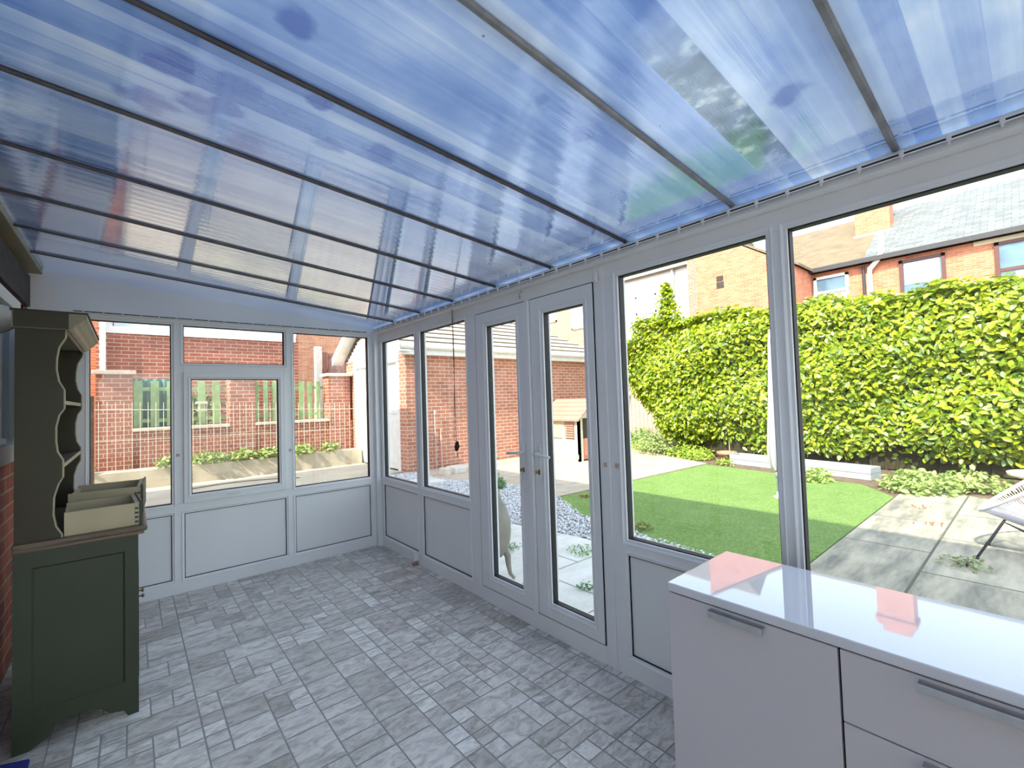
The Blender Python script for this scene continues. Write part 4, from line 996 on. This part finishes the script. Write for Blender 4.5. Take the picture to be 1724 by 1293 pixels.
# ---------------- pale board fence and hedge end ----------------
pf_ = tag(empty('board_fence', (11.6, 4.6, ZG)), 'tall pale vertical board fence behind the far patio', 'fence')
bm = BM()
for i in range(34):
    y0 = 1.9+i*.16; box(bm, 11.55+.14*0, 11.58, y0, y0+.148, .08, 2.0, .003)
bmesh.ops.translate(bm, vec=-Vector(pf_.location), verts=bm.verts); obj('boards', bm, M['fence_wood'], pf_)
bm = BM(); box(bm, 11.59, 11.64, 1.9, 7.3, .0, .08); bmesh.ops.translate(bm, vec=-Vector(pf_.location), verts=bm.verts); obj('gravel_board', bm, M['grey_wood'], pf_)
bm = BM()
for i in range(4): box(bm, 11.6, 11.7, 1.95+i*1.7, 2.05+i*1.7, -.2, 2.02)
bmesh.ops.translate(bm, vec=-Vector(pf_.location), verts=bm.verts); obj('posts', bm, M['grey_wood'], pf_)

# ---------------- terrace houses behind the hedge ----------------
def win(par, f, x, y0, y1, z0, z1, frame, pane, bar=None, T=.08, name='window', mid=False):
    bm = BM(); w_ = .10
    for a in ((y0, y0+w_, z0, z1), (y1-w_, y1, z0, z1), (y0, y1, z0, z0+w_), (y0, y1, z1-w_, z1)): box(bm, x-T, x+.02, *a)
    if bar is not None: box(bm, x-T*.8, x+.02, y0, y1, bar-.05, bar+.05)
    if mid: box(bm, x-T*.8, x+.02, (y0+y1)/2-.05, (y0+y1)/2+.05, z0, z1)
    fr = f(name, bm, frame, par); bm = BM(); box(bm, x-.03, x, y0+w_, y1-w_, z0+w_, z1-w_); f('pane', bm, pane, fr); return fr
ta = tag(empty('terrace_house', (20, -5, -.2)), 'orange brick terrace house with grey slate roof behind the right of the hedge', 'house'); TA = Vector(ta.location)
def tobj(name, bm, mat, par=None):
    bmesh.ops.translate(bm, vec=-TA, verts=bm.verts); return obj(name, bm, M[mat], par or ta)
FX = 18.5
bm = BM(); box(bm, FX, 27.5, -14, -.45, -.2, 6.05); tobj('brick_wall', bm, 'brick_orange')
bm = BM(); prism(bm, [(FX-.25, 5.98), (23.0, 9.04), (27.8, 5.98)], 'y', -14.3, -.45); tobj('slate_roof', bm, 'slate')
bm = BM(); box(bm, FX-.36, FX-.02, -14.2, -.45, 5.98, 6.14); tobj('gutter', bm, 'dark_gutter')
win(ta, tobj, FX, -2.64, -1.47, 4.50, 5.84, 'brown_frame', 'dark_window')
bm = BM(); box(bm, FX-.045, FX-.032, -2.5, -1.6, 4.98, 5.72); tobj('blind', bm, 'render')
win(ta, tobj, FX, -5.3, -3.74, 4.15, 5.83, 'brown_frame', 'dark_window', 4.95)
bm = BM(); box(bm, FX-.05, FX-.033, -5.1, -4.15, 4.25, 4.85); tobj('window_display', bm, 'pale_window')
bm = BM(); box(bm, FX-.04, FX+.02, -5.6, -3.3, 5.84, 6.0); tobj('stone_lintel', bm, 'stone_band')
bm = BM(); tube(bm, [(FX-.22, -1.05, 6.95), (FX-.22, -1.05, 6.25), (FX-.2, -.95, 6.05), (FX-.12, -.68, 5.75), (FX-.1, -.65, 5.5), (FX-.1, -.65, 1)], .085, 10); tobj('soil_pipe', bm, 'white_metal')
bm = BM(); tube(bm, [(FX-.08, -.48, 5.9), (FX-.08, -.48, 1)], .05, 8); tobj('downpipe', bm, 'dark_gutter')
tb = tag(empty('terrace_house', (20, 2, -.2)), 'orange brick house with brown tiled roof and white sash window behind the hedge', 'house'); TA = Vector(tb.location); 
_t = tobj
def tobj2(name, bm, mat, par=None):
    bmesh.ops.translate(bm, vec=-TA, verts=bm.verts); return obj(name, bm, M[mat], par or tb)
bm = BM(); box(bm, FX, 27.5, -.449, 1.8, -.2, 6.05); tobj2('brick_wall', bm, 'brick_orange')
bm = BM(); prism(bm, [(FX-.25, 5.98), (23.0, 9.04), (27.8, 5.98)], 'y', -.449, 4.0); tobj2('tiled_roof', bm, 'tile_tan')
bm = BM(); box(bm, FX-.36, FX-.02, -.449, 1.17, 5.98, 6.14); tobj2('gutter', bm, 'dark_gutter')
win(tb, tobj2, FX, -.02, 1.10, 4.4, 5.82, 'white_metal', 'dark_window', 5.2, name='window')
bm = BM(); box(bm, FX-.045, FX-.032, .1, .98, 4.5, 5.12); tobj2('net_curtain', bm, 'pale_window')
# rear wing with the big orange gable
bm = BM(); box(bm, 16.5, FX-.001, 1.17, 4.85, -.2, 6.05)
prism(bm, [(1.17, 6.05), (4.85, 6.05), (4.85, 8.55)], 'x', 16.5, FX+1.5); tobj2('wing_wall', bm, 'brick_orange')
bm = BM(); prism(bm, [(1.0, 6.0), (4.9, 8.62), (4.9, 8.72), (1.0, 6.10)], 'x', 16.52, FX+2.5); tobj2('wing_roof', bm, 'tile_tan')
bm = BM(); box(bm, 16.46, 16.52, 3.72, 3.98, 6.05, 6.25); box(bm, 16.48, 16.52, 3.70, 4.0, 5.75, 6.0); tobj2('air_brick', bm, 'lintel')
ck = tag(empty('chimney_stack', (21.3, -.37, 7.5)), 'tall orange brick chimney stack on the roofs behind the hedge', 'chimney'); TA = Vector(ck.location)
def ckobj(name, bm, mat, par=None):
    bmesh.ops.translate(bm, vec=-TA, verts=bm.verts); return obj(name, bm, M[mat], par or ck)
bm = BM(); box(bm, 20.9, 21.7, -.92, .2, 7.4, 9.6); box(bm, 20.84, 21.76, -.98, .26, 9.3, 9.5); box(bm, 20.95, 21.65, -.8, .05, 9.6, 9.85); ckobj('stack', bm, 'brick_orange')
bm = BM(); prism(bm, [(-.98, 7.55), (.26, 7.55), (.26, 7.72), (-.98, 7.72)], 'x', 20.83, 20.95); ckobj('lead_flashing', bm, 'grey_pipe')
# white rendered house left of the gable
tw = tag(empty('rendered_house', (21, 8, -.2)), 'white rendered house with brown tiled roof behind the left end of the hedge', 'house'); TA = Vector(tw.location)
def wobj(name, bm, mat, par=None):
    bmesh.ops.translate(bm, vec=-TA, verts=bm.verts); return obj(name, bm, M[mat], par or tw)
bm = BM(); box(bm, 19.5, 26, 5.6, 12.6, -.2, 7.95); wobj('rendered_wall', bm, 'render')
bm = BM(); prism(bm, [(19.2, 7.9), (22.7, 10.7), (26.3, 7.9)], 'y', 5.4, 12.8); wobj('tiled_roof', bm, 'tile_tan')
bm = BM(); box(bm, 19.15, 19.4, 5.4, 12.8, 7.93, 8.07); tube(bm, [(19.4, 7.6, 9.0), (19.4, 7.6, 1)], .09, 8); wobj('gutter_pipes', bm, 'grey_pipe')
win(tw, wobj, 19.5, 8.6, 9.9, 5.9, 6.9, 'white_metal', 'pale_window')
bm = BM(); box(bm, 18.3, 19.49, 5.0, 6.2, -.2, 7.8); wobj('brick_link', bm, 'brick_garage')
# brick house beyond the garage roof
tc = tag(empty('brick_house', (21, 17, -.2)), 'pale brick house with white windows rising beyond the garage roof', 'house'); TA = Vector(tc.location)
def c2(name, bm, mat, par=None):
    bmesh.ops.translate(bm, vec=-TA, verts=bm.verts); return obj(name, bm, M[mat], par or tc)
bm = BM(); box(bm, 19.5, 26, 13, 21, -.2, 10.5); c2('brick_wall', bm, 'brick_tan')
win(tc, c2, 19.5, 13.45, 14.7, 5.75, 7.35, 'white_metal', 'pale_window', mid=True)
win(tc, c2, 19.5, 16.0, 17.6, 6.5, 8.2, 'white_metal', 'pale_window', mid=True)
bm = BM(); prism(bm, [(19.2, 10.4), (22.7, 13), (26.3, 10.4)], 'y', 12.8, 21.3); c2('tiled_roof', bm, 'tile_tan')

# ---------------- beyond the end wall ----------------
A5 = math.radians(3)
kb = tag(empty('kerb_wall', (0, 7.8, ZG)), 'low pale concrete retaining kerb along the driveway', 'kerb')
bm = BM(); prism(bm, [(7.62, -.09), (7.66, .38), (8.0, .40), (8.0, -.09)], 'x', -2.9, 2.85); 
bmesh.ops.translate(bm, vec=(0, -7.8, 0), verts=bm.verts); obj('kerb_body', bm, M['kerb'], kb)
rl = tag(empty('metal_railing', (0, 7.9, ZG)), 'thin pale metal railing along the top of the retaining kerb', 'railing')
for i in range(41):
    x_ = -2.62+i*.131; bm = BM(); h = 1.83-.03*(i/41)*6; tube(bm, [(x_, 0, .38), (x_, 0, h+.0)], .007, 6); obj('baluster', bm, M['rail_metal'], rl)
bm = BM(); tube(bm, [(-2.7, 0, 1.67), (2.75, 0, 1.49)], .010, 6); obj('top_rail', bm, M['rail_metal'], rl)
bm = BM(); tube(bm, [(-2.7, 0, 1.02), (2.75, 0, .95)], .008, 6); obj('middle_rail', bm, M['rail_metal'], rl)
gw = tag(empty('garden_wall', (0, 8.5, ZG)), 'pink brick garden wall with tall piers behind the railing', 'wall'); TA = Vector(gw.location)
def gwobj(name, bm, mat, par=None):
    bmesh.ops.translate(bm, vec=-TA, verts=bm.verts); return obj(name, bm, M[mat], par or gw)
bm = BM(); box(bm, -2.55, 2.85, 8.3, 8.52, -.2, 1.02); gwobj('low_wall', bm, 'brick_pink')
B_c = [(-2.55, -1.955, 2.27), (-.15, .40, 2.27), (2.20, 2.80, 2.27)]
for (a, b, h) in B_c:
    bm = BM(); box(bm, a, b, 8.28, 8.75, -.2, h); p_ = gwobj('pier', bm, 'brick_pink')
    bm = BM(); box(bm, a-.06, b+.06, 8.20, 8.82, h, h+.08, .01); gwobj('pier_cap', bm, 'stone', p_)
bm = BM(); box(bm, -1.955, -.15, 8.26, 8.56, 1.02, 1.09, .006); box(bm, .40, 2.2, 8.26, 8.56, 1.02, 1.09, .006); gwobj('coping', bm, 'stone')
# green fences in the openings
def picket(x0, x1, n, lab, y=8.62, h=2.14, group=None):
    f = tag(empty('picket_fence', ((x0+x1)/2, y, 1.0)), lab, 'fence'); wd = (x1-x0)/n
    for i in range(n):
        bm = BM(); xa = x0+i*wd-(x0+x1)/2; box(bm, xa, xa+wd*.52, -.02, 0, .1, h-1.0, .004); obj('picket', bm, M['green_wood'], f)
    bm = BM(); box(bm, -(x1-x0)/2, (x1-x0)/2, 0.001, .03, h-1.22, h-1.14); box(bm, -(x1-x0)/2, (x1-x0)/2, .001, .03, .20, .28); obj('fence_rail', bm, M['green_wood'], f)
picket(-1.94, -.17, 6, 'green slatted fence in the left opening of the brick garden wall')
picket(.42, 2.18, 8, 'light green picket fence in the right opening of the brick garden wall')
ds = tag(empty('green_sheeting', (-1.45, 8.85, 1.0)), 'dark green hanging sheet behind the left slatted fence', 'sheet')
bm = BM(); nxs = 30
prof = [(-.5+i/nxs*.95, .04*math.sin(i*1.3)) for i in range(nxs+1)]
for (xa, ya), (xb, yb) in zip(prof, prof[1:]): poly(bm, [(xa, ya, .02), (xb, yb, .02), (xb, yb, 1.2), (xa, ya, 1.2)], [(0, 1, 2, 3)])
obj('sheet_folds', bm, M['dark_green'], ds, True)
bf = tag(empty('bird_feeder', (-.705, 8.42, 1.42)), 'small cream bird feeder hanging on the green slatted fence', 'bird feeder')
bm = BM(); prism(bm, [(-.13, .17), (.13, .17), (.10, .23), (-.10, .23)], 'y', -.08, .08); prism(bm, [(-.10, 0), (.10, 0), (.07, .05), (-.07, .05)], 'y', -.08, .08); obj('roof_and_tray', bm, M['play_cream'], bf)
bm = BM()
for s in (-1, 1): box(bm, s*.055-.012, s*.055+.012, -.05, .05, .05, .17)
obj('feeder_posts', bm, M['play_cream'], bf)
# dark garden behind the low wall
bk = tag(empty('shrub', (-.65, 9.45, .3)), 'dark shrub behind the left slatted fence', 'shrub')
n = 500; a = rng.uniform(0, 2*PI, n); pp = np.stack([rng.normal(0, .22, n), rng.normal(0, .1, n), rng.uniform(0, 1.5, n)], 1)
leaves(n, pp, np.tile((0., -1, .3), (n, 1)), .12, np.stack([.05+.1*rng.random(n), .12+.12*rng.random(n), .03+.03*rng.random(n)], 1), 'leaves', bk)
bm = BM(); tube(bm, [(0, 0, -.5), (0, 0, 1.2)], .04, 6); obj('stem', bm, M['twig'], bk)
for i, (x_, r_0, n_, lb_) in enumerate([(-2.75, .16, 140, 'yellow-green plant at the left foot of the brick garden wall'), (-1.35, .22, 160, 'small plant on the kerb below the left fence'), (-.62, .34, 380, 'spreading leafy plant hanging over the kerb below the feeder'), (.05, .30, 260, 'low green plant on the kerb before the middle pier'), (.62, .30, 300, 'leafy plant on the kerb right of the middle pier'), (1.35, .30, 280, 'yellow-green plant on the kerb below the right fence'), (2.05, .22, 140, 'small plant on the kerb near the garage')]):
    plant(x_, 7.78, r_0, .22, n_, .10, lb_, (.36, .46, .16), 'kerb_plant', .252)
# neighbour's house wall
nh = tag(empty('neighbour_house', (0, 11, -.2)), 'dark pink brick neighbouring house with white window band', 'house'); TA = Vector(nh.location)
def nobj(name, bm, mat, par=None):
    bmesh.ops.translate(bm, vec=-TA, verts=bm.verts); return obj(name, bm, M[mat], par or nh)
bm = BM(); box(bm, -2.62, 1.88, 10, 14, -.2, 6.5); nobj('brick_wall', bm, 'brick_pink')
bm = BM(); box(bm, -2.44, 1.80, 9.93, 10.0, 3.38, 3.54); box(bm, -2.44, 1.80, 9.95, 10.0, 4.4, 4.5)
for i in range(7): box(bm, -2.44+i*.69, -2.32+i*.69, 9.95, 10.0, 3.54, 4.4)
bx = nobj('window_band', bm, 'white_metal'); bm = BM(); box(bm, -2.3, 1.7, 9.965, 9.99, 3.54, 4.4); nobj('window_glass', bm, 'pale_window', bx)
bm = BM(); box(bm, -2.55, -2.44, 9.88, 9.99, -.2, 6.2, .01); nobj('downpipe', bm, 'white_metal')
bm = BM(); prism(bm, [(9.7, 6.4), (14.3, 6.4), (12, 8.2)], 'x', -2.66, 2.1); nobj('roof', bm, 'tile_tan')
ob = tag(empty('brick_building', (-5, 14, -.2)), 'sunlit orange brick building at the far left beyond the driveway', 'building'); TA = Vector(ob.location)
def oobj(name, bm, mat, par=None):
    bmesh.ops.translate(bm, vec=-TA, verts=bm.verts); return obj(name, bm, M[mat], par or ob)
bm = BM(); box(bm, -7, -2.70, 12.5, 16, -.2, 6.0); oobj('brick_wall', bm, 'brick_orange')
bm = BM(); prism(bm, [(12.2, 5.9), (16.3, 5.9), (14.2, 7.5)], 'x', -7.3, -2.72); oobj('roof', bm, 'tile_tan')
tn = tag(empty('distant_house', (5.5, 17, -.2)), 'tan brick house in the distance between neighbour and garage', 'house'); TA = Vector(tn.location)
def nobj2(name, bm, mat, par=None):
    bmesh.ops.translate(bm, vec=-TA, verts=bm.verts); return obj(name, bm, M[mat], par or tn)
bm = BM(); box(bm, 2.6, 9.5, 16, 20, -.2, 6.8); nobj2('brick_wall', bm, 'brick_tan')
bm = BM(); prism(bm, [(15.7, 6.7), (20.3, 6.7), (18, 8.8)], 'x', 2.3, 9.8); nobj2('roof', bm, 'tile_tan')
bm = BM(); box(bm, 2.34, 2.53, 9.85, 10.02, -.2, 3.28, .01); single('concrete_post', bm, 'concrete', 'tall pale concrete post beside the red-brown fence', 'post', (2.43, 9.93, -.2))
rfc = tag(empty('panel_fence', (3.8, 9.95, -.2)), 'red-brown board fence panel between concrete post and garage', 'fence')
bm = BM()
for i in range(17):
    box(bm, -1.22+i*.15, -1.22+i*.15+.13, -.02, .01, .1, 3.32-(.02 if i % 3 else 0), .004)
obj('boards', bm, M['brown_wood'], rfc)
bm = BM(); box(bm, -1.22, 1.3, .012, .06, 2.7, 2.8); box(bm, -1.22, 1.3, .012, .06, .6, .7); obj('fence_rail', bm, M['brown_wood'], rfc)
lf = tag(empty('wooden_gate', (-2.62, 6.1, ZG)), 'weathered grey-brown wooden gate beside the house corner', 'gate')
bm = BM()
for i in range(4): box(bm, -.36+i*.115, -.36+i*.115+.105, 0, .03, .05, 1.72+(.22 if i < 3 else 0)-i*.03, .01)
obj('boards', bm, M['grey_wood'], lf)
bm = BM(); box(bm, .10, .15, -.01, .05, 0, 1.9, .008); obj('gate_post', bm, M['grey_wood'], lf)
# black folded loungers near the left of the end window
fc = tag(empty('folding_chair', (-2.62, 2.9, ZG)), 'black slatted folding chair leaning outside behind the dresser', 'chair')
bm = BM()
for i in range(5): tube(bm, [(.06+i*.055, .02, .03), (-.12+i*.055-.08, .12, .98)], .012, 6)
obj('back_slats', bm, M['black'], fc)
bm = BM(); tube(bm, [(.0, -.02, .62), (.2, -.02, .60), (.3, -.02, .5), (.37, -.02, .36)], .018, 8); tube(bm, [(-.1, -.02, .05), (.38, -.02, .32)], .015, 8); tube(bm, [(.38, -.02, .36), (.30, -.02, .0)], .014, 8); obj('frame_tube', bm, M['black'], fc, True)
bm = BM(); hp = []
for i in range(30):
    t_ = i/29; hp.append((-1.3+2.2*t_, 6.6+.55*math.sin(t_*2.6)-.55*t_, ZG+.012))
tube(bm, hp, .010, 6); single('garden_hose', bm, 'grey_wood', 'thin dark hose lying curved on the driveway', 'hose', (0, 6.5, ZG), True)

bm = BM(); bmesh.ops.create_icosphere(bm, subdivisions=2, radius=.07, matrix=Matrix.Diagonal((1.5, 1, .7, 1))); 
o = obj('toy_ball', bm, simple('blue_plastic', (.05, .25, .75), .35), None, True); o.location = (8.0, -2.85, ZG+.045); tag(o, 'small blue plastic toy at the right end of the grey trough planter', 'toy')
bm = BM(); box(bm, -.12, .12, -.10, .10, 0, .02, .008); bmesh.ops.subdivide_edges(bm, edges=bm.edges, cuts=2)
for v in bm.verts: v.co.z = max(0, v.co.z+.008*math.sin(v.co.x*40)+.006*math.cos(v.co.y*50))
o = obj('floor_cloth', bm, simple('deep_blue_cloth', (.02, .03, .22), .9), None, True); o.location = (-2.43, -1.78, .001); tag(o, 'crumpled dark blue cloth on the floor left of the dresser', 'cloth')
